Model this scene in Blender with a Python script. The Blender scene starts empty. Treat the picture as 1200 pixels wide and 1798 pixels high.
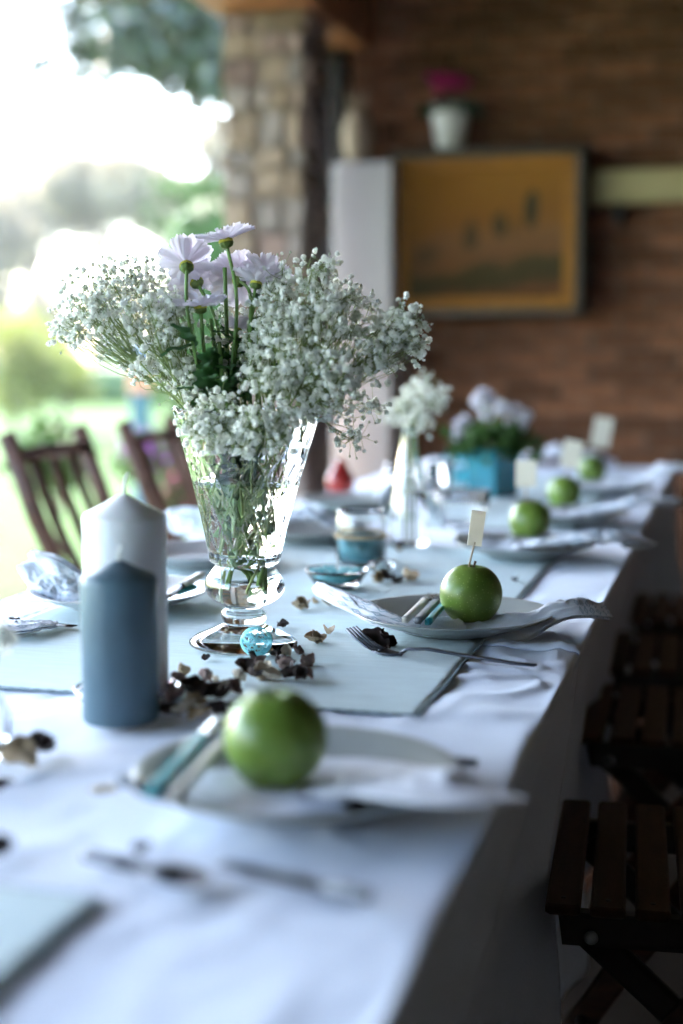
import bpy, math, random
from mathutils import Vector, Matrix, Euler, noise
R = math.radians
random.seed(7)
sc = bpy.context.scene
C = sc.collection

# ------------------------------------------------------------------ camera
CAM = Vector((0, 0, 1.11)); YAW = R(15.25); PIT = math.atan(274 / 2497.)
FX, CX, CY = 2497., 600., 899.
cd = bpy.data.cameras.new('camera'); cam = bpy.data.objects.new('camera', cd); C.objects.link(cam)
cam.location = CAM; cam.rotation_euler = (math.pi / 2 - PIT, 0, YAW)
cd.sensor_fit = 'VERTICAL'; cd.sensor_height = 36.; cd.sensor_width = 24.; cd.lens = FX / 1798 * 36
cd.clip_start = .02; cd.clip_end = 1500
cd.dof.use_dof = True; cd.dof.focus_distance = 1.78; cd.dof.aperture_fstop = 1.65; cd.dof.aperture_blades = 0
sc.camera = cam

# ------------------------------------------------------------------ light
SUN_EL, SUN_AZ = R(50), R(-48)          # azimuth from +Y, negative = to the left
w = bpy.data.worlds.new('World'); sc.world = w; w.use_nodes = True
nt = w.node_tree; nt.nodes.clear()
sky = nt.nodes.new('ShaderNodeTexSky'); sky.sky_type = 'NISHITA'; sky.sun_disc = False
sky.sun_elevation = SUN_EL; sky.sun_rotation = SUN_AZ; sky.air_density = 1.1; sky.dust_density = 1.6; sky.ozone_density = 1.0
bg = nt.nodes.new('ShaderNodeBackground'); bg.inputs[1].default_value = .13
wo = nt.nodes.new('ShaderNodeOutputWorld')
nt.links.new(sky.outputs[0], bg.inputs[0]); nt.links.new(bg.outputs[0], wo.inputs[0])
sl = bpy.data.lights.new('sun', 'SUN'); sl.energy = 2.0; sl.angle = R(.53); sl.color = (1, .94, .85)
so = bpy.data.objects.new('sun', sl); C.objects.link(so)
sd = Vector((math.sin(SUN_AZ) * math.cos(SUN_EL), math.cos(SUN_AZ) * math.cos(SUN_EL), math.sin(SUN_EL)))
so.rotation_euler = sd.to_track_quat('Z', 'Y').to_euler(); so.location = sd * 30
sc.view_settings.view_transform = 'Standard'; sc.view_settings.look = 'None'
sc.view_settings.exposure = 4.5; sc.view_settings.gamma = 1.0; sc.view_settings.use_curve_mapping = False
sc.render.engine = 'CYCLES'
cy = sc.cycles
cy.use_denoising = True; cy.max_bounces = 16; cy.diffuse_bounces = 5; cy.glossy_bounces = 6
cy.transmission_bounces = 16; cy.transparent_max_bounces = 16; cy.sample_clamp_indirect = 6
cy.blur_glossy = .3

# ------------------------------------------------------------------ pixel -> world
def ray(x, y):
    a = (x - CX) / FX; b = (y - CY) / FX
    f = math.cos(PIT) - b * math.sin(PIT); z = -math.sin(PIT) - b * math.cos(PIT)
    return Vector((a * math.cos(YAW) - f * math.sin(YAW), a * math.sin(YAW) + f * math.cos(YAW), z))
def at(x, y, z=.751):
    d = ray(x, y); return CAM + d * ((z - CAM.z) / d.z)
def atY(x, y, Y):
    d = ray(x, y); return CAM + d * (Y / d.y)

# ------------------------------------------------------------------ mesh helpers
class MB:
    def __init__(s): s.v = []; s.f = []; s.uv = None
    def add(s, vs, fs, m=None):
        o = len(s.v)
        s.v += [tuple(m @ Vector(p)) for p in vs] if m is not None else [tuple(p) for p in vs]
        s.f += [tuple(i + o for i in f) for f in fs]; return s
    def box(s, x0, x1, y0, y1, z0, z1, m=None, b=0.):
        if b <= 0:
            vs = [(x, y, z) for z in (z0, z1) for y in (y0, y1) for x in (x0, x1)]
            return s.add(vs, [(0, 2, 3, 1), (4, 5, 7, 6), (0, 1, 5, 4), (2, 6, 7, 3), (0, 4, 6, 2), (1, 3, 7, 5)], m)
        c = ((x0 + x1) / 2, (y0 + y1) / 2, (z0 + z1) / 2); h = ((x1 - x0) / 2, (y1 - y0) / 2, (z1 - z0) / 2)
        b = min(b, .9 * min(h)); ring = [(-1, -1), (1, -1), (1, 1), (-1, 1)]
        vs = []
        for zz, ins in ((-h[2], b), (-h[2] + b, 0), (h[2] - b, 0), (h[2], b)):
            for sx, sy in ring:
                ex, ey = h[0] - ins, h[1] - ins
                # two verts per corner
                p = [(sx * (ex - b), sy * ey), (sx * ex, sy * (ey - b))]
                if sx * sy > 0: p.reverse()
                for q in p: vs.append((c[0] + q[0], c[1] + q[1], c[2] + zz))
        fs = [tuple(range(7, -1, -1)), tuple(range(24, 32))]
        for k in range(3):
            for i in range(8):
                j = (i + 1) % 8; fs.append((k * 8 + i, k * 8 + j, k * 8 + 8 + j, k * 8 + 8 + i))
        return s.add(vs, fs, m)
    def lathe(s, prof, n=32, m=None, cap=True, fn=None):
        vs = []
        for (r, z) in prof:
            for i in range(n):
                a = 2 * math.pi * i / n
                rr, zz = (r, z) if fn is None else fn(r, z, a)
                vs.append((rr * math.cos(a), rr * math.sin(a), zz))
        fs = []
        for k in range(len(prof) - 1):
            for i in range(n):
                j = (i + 1) % n; fs.append((k * n + i, k * n + j, (k + 1) * n + j, (k + 1) * n + i))
        if cap:
            fs.append(tuple(range(n - 1, -1, -1))); fs.append(tuple((len(prof) - 1) * n + i for i in range(n)))
        return s.add(vs, fs, m)
    def tube(s, pts, rad, n=6, m=None):
        pts = [Vector(p) for p in pts]; K = len(pts)
        if not isinstance(rad, (list, tuple)): rad = [rad] * K
        vs = []; up = None
        for k, p in enumerate(pts):
            t = (pts[min(k + 1, K - 1)] - pts[max(k - 1, 0)])
            if t.length < 1e-9: t = Vector((0, 0, 1))
            t.normalize()
            if up is None: up = t.orthogonal().normalized()
            a = (up - t * up.dot(t))
            a = a.normalized() if a.length > 1e-6 else t.orthogonal().normalized()
            up = a; b = t.cross(a)
            for i in range(n):
                g = 2 * math.pi * i / n; q = p + (a * math.cos(g) + b * math.sin(g)) * rad[k]; vs.append(q)
        fs = [(k * n + i, k * n + (i + 1) % n, (k + 1) * n + (i + 1) % n, (k + 1) * n + i) for k in range(K - 1) for i in range(n)]
        fs.append(tuple(range(n - 1, -1, -1))); fs.append(tuple((K - 1) * n + i for i in range(n)))
        return s.add(vs, fs, m)
    def bar(s, pts, wd, th, wdir=(0, 1, 0)):
        """rectangular bar along pts, width along wdir"""
        pts = [Vector(p) for p in pts]; K = len(pts); wv = Vector(wdir).normalized(); vs = []
        for k, p in enumerate(pts):
            t = (pts[min(k + 1, K - 1)] - pts[max(k - 1, 0)]).normalized(); nn = t.cross(wv).normalized()
            for a, b in ((-1, -.7), (-1, .7), (-.8, 1), (.8, 1), (1, .7), (1, -.7), (.8, -1), (-.8, -1)):
                vs.append(p + wv * a * wd / 2 + nn * b * th / 2)
        fs = [(k * 8 + i, k * 8 + (i + 1) % 8, (k + 1) * 8 + (i + 1) % 8, (k + 1) * 8 + i) for k in range(K - 1) for i in range(8)]
        fs.append(tuple(range(7, -1, -1))); fs.append(tuple((K - 1) * 8 + i for i in range(8)))
        return s.add(vs, fs)
    def grid(s, fn, nu, nv, uv=True):
        o = len(s.v)
        for j in range(nv + 1):
            for i in range(nu + 1): s.v.append(tuple(fn(i / nu, j / nv)))
        for j in range(nv):
            for i in range(nu):
                a = o + j * (nu + 1) + i; s.f.append((a, a + 1, a + nu + 2, a + nu + 1))
        if uv: s.uvn = (nu, nv, o)
        return s
    def mesh(s, name, m=None, smooth=True, uv=False):
        me = bpy.data.meshes.new(name); me.from_pydata(s.v, [], s.f)
        if m is not None: me.materials.append(m)
        if smooth: me.polygons.foreach_set('use_smooth', [True] * len(me.polygons))
        if uv:
            nu, nv, o = s.uvn; l = me.uv_layers.new(name='UVMap'); per = (nu + 1) * (nv + 1)
            vi = [0] * len(me.loops); me.loops.foreach_get('vertex_index', vi)
            co = []
            for q in vi:
                q = (q - o) % per; co += [(q % (nu + 1)) / nu, (q // (nu + 1)) / nv]
            l.data.foreach_set('uv', co)
        me.update(); return me
    def build(s, name, m, parent=None, smooth=True, uv=False, sharp=None):
        me = s.mesh(name, m, smooth, uv)
        if sharp: me.set_sharp_from_angle(angle=R(sharp))
        return link(name, me, parent)

def link(name, me, parent=None, loc=None, rot=None, scale=None):
    o = bpy.data.objects.new(name, me); C.objects.link(o); o.parent = parent
    if loc is not None: o.location = loc
    if rot is not None: o.rotation_euler = rot
    if scale is not None: o.scale = scale
    return o
def tag(o, label=None, cat=None, group=None, kind=None):
    if label: o['label'] = label
    if cat: o['category'] = cat
    if group: o['group'] = group
    if kind: o['kind'] = kind
    return o
def thing(name, label, cat, loc=(0, 0, 0), rz=0, group=None):
    o = bpy.data.objects.new(name, None); C.objects.link(o); o.location = loc; o.rotation_euler = (0, 0, rz)
    o.empty_display_size = .05
    return tag(o, label, cat, group)
def dup(o, parent=None, loc=None, rz=None, label=None):
    c = o.copy(); C.objects.link(c); c.parent = parent
    if loc is not None: c.location = loc
    if rz is not None: c.rotation_euler = (0, 0, rz)
    if label: c['label'] = label
    for ch in [x for x in KIDS.get(o.name, [])]: dup(ch, c)
    return c
KIDS = {}
def index_kids(root):
    def rec(o):
        k = [x for x in C.objects if x.parent == o]; KIDS[o.name] = k
        for x in k: rec(x)
    rec(root)
def solidify(o, t, off=0):
    md = o.modifiers.new('solid', 'SOLIDIFY'); md.thickness = t; md.offset = off
def subsurf(o, n=1):
    md = o.modifiers.new('sub', 'SUBSURF'); md.levels = n; md.render_levels = n
def inv(p):  # world -> local offsets helper for Empties with only location
    return p

# ------------------------------------------------------------------ materials
def M(name, col, rough=.5, var=.15, scale=20., bump=0., bscale=60., metal=0., spec=.5, trans=0., ior=1.5, sss=0., coat=0.,
      col2=None, stretch=(1, 1, 1), sheen=0., rand=0., detail=4., transl=0.):
    m = bpy.data.materials.new(name); m.use_nodes = True; t = m.node_tree; n = t.nodes; L = t.links
    p = n['Principled BSDF']; out = n['Material Output']
    tc = n.new('ShaderNodeTexCoord'); mp = n.new('ShaderNodeMapping'); mp.inputs['Scale'].default_value = stretch
    L.new(tc.outputs['Object'], mp.inputs[0])
    nz = n.new('ShaderNodeTexNoise'); nz.inputs['Scale'].default_value = scale; nz.inputs['Detail'].default_value = detail
    L.new(mp.outputs[0], nz.inputs['Vector'])
    rp = n.new('ShaderNodeValToRGB'); c2 = col2
    a = [max(0, c * (1 - var)) for c in col]; b = list(c2) if c2 else [min(1, c * (1 + var)) for c in col]
    rp.color_ramp.elements[0].position = .32; rp.color_ramp.elements[1].position = .68
    rp.color_ramp.elements[0].color = (*a, 1); rp.color_ramp.elements[1].color = (*b, 1)
    L.new(nz.outputs[0], rp.inputs[0]); src = rp.outputs[0]
    if rand > 0:
        oi = n.new('ShaderNodeObjectInfo'); hs = n.new('ShaderNodeHueSaturation')
        mr = n.new('ShaderNodeMapRange'); mr.inputs[3].default_value = 1 - rand; mr.inputs[4].default_value = 1 + rand
        L.new(oi.outputs['Random'], mr.inputs[0]); L.new(mr.outputs[0], hs.inputs['Value']); L.new(src, hs.inputs['Color']); src = hs.outputs[0]
    L.new(src, p.inputs['Base Color'])
    p.inputs['Roughness'].default_value = rough; p.inputs['Metallic'].default_value = metal
    p.inputs['Specular IOR Level'].default_value = spec; p.inputs['IOR'].default_value = ior
    p.inputs['Transmission Weight'].default_value = trans; p.inputs['Coat Weight'].default_value = coat
    if sheen: p.inputs['Sheen Weight'].default_value = sheen
    if sss: p.inputs['Subsurface Weight'].default_value = sss; p.inputs['Subsurface Scale'].default_value = .01
    if bump:
        n2 = n.new('ShaderNodeTexNoise'); n2.inputs['Scale'].default_value = bscale; n2.inputs['Detail'].default_value = 5
        L.new(mp.outputs[0], n2.inputs['Vector']); bp = n.new('ShaderNodeBump'); bp.inputs['Strength'].default_value = bump
        bp.inputs['Distance'].default_value = .1 / bscale * 2
        L.new(n2.outputs[0], bp.inputs['Height']); L.new(bp.outputs[0], p.inputs['Normal'])
    if transl:
        tr = n.new('ShaderNodeBsdfTranslucent'); mx = n.new('ShaderNodeMixShader'); mx.inputs[0].default_value = transl
        L.new(src, tr.inputs[0]); L.new(p.outputs[0], mx.inputs[1]); L.new(tr.outputs[0], mx.inputs[2]); L.new(mx.outputs[0], out.inputs[0])
    return m
def glass(name, col=(1, 1, 1), ior=1.5, rough=0.):
    m = bpy.data.materials.new(name); m.use_nodes = True; p = m.node_tree.nodes['Principled BSDF']
    p.inputs['Base Color'].default_value = (*col, 1); p.inputs['Transmission Weight'].default_value = 1
    p.inputs['IOR'].default_value = ior; p.inputs['Roughness'].default_value = rough
    return m
def napkin_mat(name, ink=(.10, .25, .36), nu=16, nv=5, lo=.0, hi=1.):
    """white cotton printed with rows of blue diamonds and dots (in UV)"""
    m = M(name, (.76, .79, .86), rough=.9, var=.04, scale=60, bump=.4, bscale=260, transl=.12)
    t = m.node_tree; n = t.nodes; L = t.links; p = n['Principled BSDF']
    old = p.inputs['Base Color'].links[0].from_socket
    tc = n.new('ShaderNodeTexCoord'); sep = n.new('ShaderNodeSeparateXYZ'); L.new(tc.outputs['UV'], sep.inputs[0])
    def mth(op, a, b=None):
        q = n.new('ShaderNodeMath'); q.operation = op
        for i, x in enumerate((a, b)):
            if x is None: continue
            if isinstance(x, (int, float)): q.inputs[i].default_value = x
            else: L.new(x, q.inputs[i])
        return q.outputs[0]
    u = mth('MULTIPLY', sep.outputs[0], nu); v = mth('MULTIPLY', sep.outputs[1], nv)
    fu = mth('ABSOLUTE', mth('SUBTRACT', mth('FRACT', u), .5)); fv = mth('ABSOLUTE', mth('SUBTRACT', mth('FRACT', v), .5))
    d = mth('ADD', fu, fv)
    ringm = mth('MULTIPLY', mth('LESS_THAN', d, .42), mth('GREATER_THAN', d, .24)); dot = mth('LESS_THAN', d, .10)
    k = mth('MAXIMUM', ringm, dot)
    k = mth('MULTIPLY', k, mth('MULTIPLY', mth('GREATER_THAN', sep.outputs[0], lo), mth('LESS_THAN', sep.outputs[0], hi)))
    k = mth('MULTIPLY', k, .6)
    mx = n.new('ShaderNodeMix'); mx.data_type = 'RGBA'; L.new(k, mx.inputs[0]); L.new(old, mx.inputs[6]); mx.inputs[7].default_value = (*ink, 1)
    L.new(mx.outputs[2], p.inputs['Base Color'])
    return m

m_cloth = M('white_cotton', (.67, .73, .86), rough=.95, var=.03, scale=6, bump=.5, bscale=220, sheen=.2)
m_runner = M('sage_linen', (.58, .70, .73), rough=.95, var=.07, scale=90, bump=.8, bscale=150, stretch=(.25, 3, 1))
m_hem = M('runner_hem', (.27, .35, .39), rough=.95, var=.25, scale=200, bump=.5, bscale=400)
m_plate = M('stoneware_glaze', (.33, .35, .34), rough=.28, var=.10, scale=14, coat=.3)
m_platew = M('pale_glaze', (.42, .43, .44), rough=.25, var=.06, scale=14, coat=.3)
m_nap = napkin_mat('printed_cotton', lo=.72, nu=22, nv=4)
m_nap2 = napkin_mat('printed_cotton_full', nu=10, nv=6, lo=.30, hi=.75)
m_napp = M('plain_cotton', (.80, .82, .89), rough=.95, var=.05, scale=40, bump=.4, bscale=250, transl=.1)
m_glass = glass('clear_glass'); m_water = glass('water', (.99, 1, 1), 1.33)
m_candle_b = M('blue_wax', (.075, .135, .175), rough=.45, var=.12, scale=14, sss=.06, bump=.3, bscale=30)
m_candle_w = M('white_wax', (.78, .78, .79), rough=.45, var=.05, scale=9, sss=.1, bump=.3, bscale=30)
m_wick = M('wick', (.75, .74, .7), rough=.9)
m_steel = M('brushed_steel', (.30, .31, .34), rough=.22, metal=1, var=.1, scale=60)
m_dsteel = M('dark_steel', (.13, .14, .17), rough=.3, metal=1, var=.1, scale=60)
m_hcream = M('cream_handle', (.55, .52, .46), rough=.35, var=.1, scale=50)
m_hgrey = M('grey_handle', (.20, .22, .25), rough=.35, var=.1, scale=50)
m_hteal = M('teal_handle', (.02, .28, .32), rough=.3, var=.1, scale=50)
m_card = M('cream_card', (.86, .84, .76), rough=.9, var=.03, scale=60, transl=.35)
m_stick = M('pale_wood_stick', (.50, .40, .28), rough=.8, var=.15, scale=80)
m_wire = M('turquoise_wire', (.22, .66, .74), rough=.35, metal=.2, var=.15, scale=100)
m_wood = M('chair_brown_wood', (.075, .032, .020), spec=.25, rough=.55, var=.35, scale=14, stretch=(1, 1, 6), bump=.25, bscale=70, rand=.12)
m_wooddk = M('seat_slat_wood', (.055, .025, .013), spec=.25, rough=.5, var=.4, scale=12, stretch=(6, 1, 6), bump=.3, bscale=70, rand=.22)
m_frame = M('dark_chair_frame', (.010, .008, .007), rough=.5, var=.3, scale=20)
m_bolt = M('bolt_metal', (.45, .45, .48), rough=.35, metal=1)
m_gyp = M('gypsophila_white', (.94, .94, .90), rough=.8, var=.03, scale=300, transl=.48)
m_bud = M('gypsophila_bud', (.52, .56, .44), rough=.8, var=.15, scale=300, transl=.25)
m_gstem = M('gypsophila_stem', (.22, .28, .09), rough=.6, var=.3, scale=40)
m_stem = M('flower_stem', (.13, .24, .055), rough=.5, var=.3, scale=30)
m_leaf = M('daisy_leaf', (.025, .085, .02), rough=.45, var=.3, scale=40, bump=.4, bscale=90, transl=.25)
m_petal = M('daisy_petal', (.86, .80, .88), rough=.7, var=.05, scale=30, stretch=(1, 8, 1), bump=.2, bscale=60, transl=.4)
m_calyx = M('calyx', (.10, .16, .03), rough=.6, var=.4, scale=150)
m_disc = M('daisy_disc', (.45, .42, .05), rough=.8, var=.3, scale=250, bump=.8, bscale=250)
def drypet(n, c, c2): return M(n, c, rough=.7, var=.2, scale=70, col2=c2, bump=.7, bscale=90, transl=.12)
m_pd = [drypet('dark_dried_petal', (.018, .010, .010), (.05, .024, .02)), drypet('tan_dried_petal', (.33, .22, .12), (.50, .38, .24)),
        drypet('cream_dried_petal', (.55, .47, .36), (.66, .58, .46)), drypet('mauve_dried_petal', (.20, .12, .12), (.38, .27, .24))]

def apple_mat():
    m = bpy.data.materials.new('green_apple_skin'); m.use_nodes = True; t = m.node_tree; n = t.nodes; L = t.links; p = n['Principled BSDF']
    tc = n.new('ShaderNodeTexCoord')
    nz = n.new('ShaderNodeTexNoise'); nz.inputs['Scale'].default_value = 22; nz.inputs['Detail'].default_value = 3; L.new(tc.outputs['Object'], nz.inputs[0])
    rp = n.new('ShaderNodeValToRGB'); rp.color_ramp.elements[0].color = (.10, .175, .022, 1); rp.color_ramp.elements[1].color = (.20, .30, .052, 1)
    rp.color_ramp.elements[0].position = .3; rp.color_ramp.elements[1].position = .75; L.new(nz.outputs[0], rp.inputs[0])
    vo = n.new('ShaderNodeTexVoronoi'); vo.inputs['Scale'].default_value = 240; L.new(tc.outputs['Object'], vo.inputs[0])
    lt = n.new('ShaderNodeMath'); lt.operation = 'LESS_THAN'; lt.inputs[1].default_value = .18; L.new(vo.outputs[0], lt.inputs[0])
    mu = n.new('ShaderNodeMath'); mu.operation = 'MULTIPLY'; mu.inputs[1].default_value = .55; L.new(lt.outputs[0], mu.inputs[0])
    mx = n.new('ShaderNodeMix'); mx.data_type = 'RGBA'; L.new(mu.outputs[0], mx.inputs[0]); L.new(rp.outputs[0], mx.inputs[6]); mx.inputs[7].default_value = (.45, .55, .18, 1)
    L.new(mx.outputs[2], p.inputs['Base Color']); p.inputs['Roughness'].default_value = .33
    p.inputs['Subsurface Weight'].default_value = .12; p.inputs['Subsurface Scale'].default_value = .01
    return m
m_apple = apple_mat()

# =================================================================== SETTING
m_lawn = M('lawn_grass', spec=.05, col=(.032, .066, .018), rough=.9, var=.25, scale=2.2, bump=.6, bscale=30, col2=(.042, .080, .023))
g = MB(); g.box(-220, 160, -60, 420, -.5, -.14); tag(g.build('lawn', m_lawn, smooth=False), kind='structure')
m_floor = M('dark_floor_tile', (.035, .026, .022), rough=.45, var=.3, scale=3)
g = MB(); g.box(-2.35, 1.6, -3, 6.2, -.3, 0); tag(g.build('porch_floor', m_floor, smooth=False), kind='structure')
m_patio = M('pale_paving', (.42, .40, .37), rough=.85, var=.12, scale=4, bump=.3, bscale=30)
g = MB(); g.box(-3.05, -2.352, 1.5, 9, -.2, -.03); tag(g.build('path', m_patio, smooth=False), kind='structure')

# roof: boards over beams
m_ceil = M('ceiling_boards', (.07, .032, .016), rough=.55, var=.25, scale=5, stretch=(8, 1, 1))
m_beam = M('orange_brown_beam', (.30, .12, .045), rough=.5, var=.2, scale=6, stretch=(6, 1, 6))
g = MB(); g.box(-3.0, 1.62, -2.2, 6.45, 2.78, 2.95); ceil = g.build('ceiling', m_ceil, smooth=False); tag(ceil, kind='structure')
g = MB(); g.box(-4.1, -3.002, -2.2, 5.0, 2.52, 2.62); tag(g.build('added_shade_eave', m_ceil, smooth=False), kind='structure')  # unseen slab added beyond the roof to shade the top of the brick wall
t = thing('roof_beam', 'thick orange brown wooden beam resting on the stone pillar', 'beam', (-1.74, 0, 2.4))
g = MB(); g.box(-.2, .22, -2.0, 6.1, .0, .3, b=.012); g.build('timber', m_beam, t, smooth=False)

# brick wall at the back: Y = 6.2
m_mortar = M('mortar', (.17, .12, .09), rough=.95, var=.15, scale=30, bump=.6, bscale=80)
m_brick = M('red_brick', spec=.1, col=(.21, .080, .040), rough=.9, var=.30, scale=11, bump=.6, bscale=60, rand=.38, col2=(.33, .150, .082))
wall = thing('brick_wall', 'red brown brick wall closing off the far end of the porch', 'wall', (0, 6.2, 0))
g = MB(); g.box(-1.9, 1.6, .010, .35, -.1, 2.78); g.build('mortar_bed', m_mortar, wall, smooth=False)
bw, bh, gp = .232, .060, .011
bm = MB().box(-bw / 2, bw / 2, 0, .05, -bh / 2, bh / 2, b=.004).mesh('brick', m_brick, False)
stuffb = MB(); nb = 0
for r in range(39):
    z = .035 + r * (bh + gp)
    for c in range(-9, 8):
        x = c * (bw + gp) + (.5 * (bw + gp) if r % 2 else 0) + .02
        if x < -1.78 or x > 1.5: continue
        dy = random.uniform(-.008, .001); rz = random.uniform(-.012, .012)
        if -1.78 < x < -.05 and .62 < z < 2.68:
            link('brick', bm, wall, (x + random.uniform(-.003, .003), dy, z), (0, random.uniform(-.01, .01), rz)); nb += 1
        else: stuffb.box(x - bw / 2, x + bw / 2, dy, .05, z - bh / 2, z + bh / 2)
so_ = stuffb.build('bricks_beyond', m_brick, wall, smooth=False); so_['kind'] = 'stuff'

# side wall of the house on the right
m_side = M('dark_render', (.045, .036, .030), rough=.95, var=.2, scale=5, bump=.4, bscale=30)
t = thing('house_wall', 'dark rendered house wall along the right side of the porch', 'wall', (1.6, 0, 0))
g = MB(); g.box(.002, .3, -3, 6.2, -.1, 2.78); g.build('render_coat', m_side, t, smooth=False)

t = thing('rear_light_block', 'unseen dark wall added behind the camera to hold back light', 'wall', (0, -1.8, 0))  # added out of view behind the camera to cut light from that side
g = MB(); g.box(-2.2, 1.598, -.3, 0, -.1, 2.779); g.build('render_coat', m_side, t, smooth=False)
# dark post beside pillar
m_dark = M('black_brown_wood', (.012, .010, .009), rough=.55, var=.3, scale=10)
t = thing('door_post', 'nearly black timber post between stone pillar and brick wall', 'post', (-1.72, 6.02, 0))
MB().box(-.13, .10, -.08, .09, 0, 2.395, b=.006).build('timber', m_dark, t, smooth=False)
MB().box(-.15, .12, -.10, .10, 0, .12, b=.006).build('plinth', m_dark, t, smooth=False)

# stone pillar
m_stone = [M('stone_' + k, c, rough=.95, var=.3, scale=14, bump=.8, bscale=30, stretch=(1, 1, .5), rand=.25) for k, c in
           (('grey', (.23, .19, .175)), ('tan', (.25, .185, .14)), ('pink', (.24, .165, .145)))]
pil = thing('stone_pillar', 'rough rubble stone pillar at the outer corner of the porch', 'pillar', (-1.735, 5.42, 0))
MB().box(-.165, .165, -.165, .165, 0, 2.398).build('mortar_core', M('pillar_mortar', (.24, .19, .16), rough=.95, var=.2, scale=20, bump=.6, bscale=60), pil, smooth=False)
def stone_mesh(sx, sy, sz, seed, m):
    b = MB().box(-sx / 2, sx / 2, -sy / 2, sy / 2, -sz / 2, sz / 2, b=.13 * min(sx, sz))
    rr = random.Random(seed); b.v = [tuple(q + rr.uniform(-.011, .011) for q in p) for p in b.v]
    return b.mesh('stone', m, False)
pil.scale = (.88, .95, 1)
z = .0; row = 0
while z < 2.34:
    hh = min(random.uniform(.05, .15), 2.39 - z)
    if 2.39 - z - hh < .05: hh = 2.39 - z
    for face in ('front', 'left', 'right'):
        u = -.178
        while u < .17:
            ww = random.uniform(.06, .16)
            if u + ww > .12: ww = .178 - u
            me = stone_mesh(ww - .009, .07, hh - .009, row * 31 + int(u * 100), m_stone[random.choice((0, 0, 1, 1, 2))])
            cu = u + ww / 2; d = .145 + random.uniform(0, .020); cz = z + hh / 2
            if face == 'front': link('stone', me, pil, (cu, -d, cz))
            elif face == 'left': link('stone', me, pil, (-d, cu, cz), (0, 0, R(90)))
            else: link('stone', me, pil, (d, cu, cz), (0, 0, R(90)))
            u += ww
    z += hh; row += 1

# far wall furniture ------------------------------------------------
m_whitecab = M('white_lacquer', (.58, .57, .58), rough=.35, var=.03, scale=3)
a = atY(583, 285, 5.80); b = atY(688, 285, 5.80)
t = thing('white_cabinet', 'tall narrow white cabinet left of the painting', 'cabinet', ((a.x + b.x) / 2, 5.80, 0))
hw = (b.x - a.x) / 2; top = a.z
MB().box(-hw, hw, .02, .36, .06, top, b=.006).build('carcass', m_whitecab, t, smooth=False)
MB().box(-hw + .004, hw - .004, 0, .018, .08, top - .01, b=.003).build('door', m_whitecab, t, smooth=False)
MB().box(-hw + .01, hw - .01, .03, .34, 0, .06).build('plinth', m_dark, t, smooth=False)
MB().tube([(hw - .03, -.02, 1.0), (hw - .03, -.02, 1.14)], .006).build('handle', m_steel, t)
# wicker vase on it
m_wick2 = M('pale_wicker', (.38, .29, .20), rough=.85, var=.3, scale=60, bump=.8, bscale=90)
p = atY(628, 283, 5.95); t = thing('wicker_vase', 'pale tan woven vase standing on the white cabinet', 'vase', (p.x, 5.95, top))
prof = [(.04, 0), (.052, .03), (.062, .08), (.066, .13), (.058, .18), (.045, .215), (.040, .225), (.034, .22), (.03, .1)]
MB().lathe(prof, 24, fn=lambda r, z, a: (r + .003 * math.sin(12 * a) * math.sin(z * 260), z)).build('body', m_wick2, t)
g = MB()
for k in range(14):
    an = k * 2.4; g.tube([(0, 0, .1), (.02 * math.cos(an), .02 * math.sin(an), .24), (.05 * math.cos(an), .05 * math.sin(an), .27 + .05 * random.random())], .0025, 4)
o = g.build('dried_twigs', m_wick2, t); o['kind'] = 'stuff'
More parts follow.
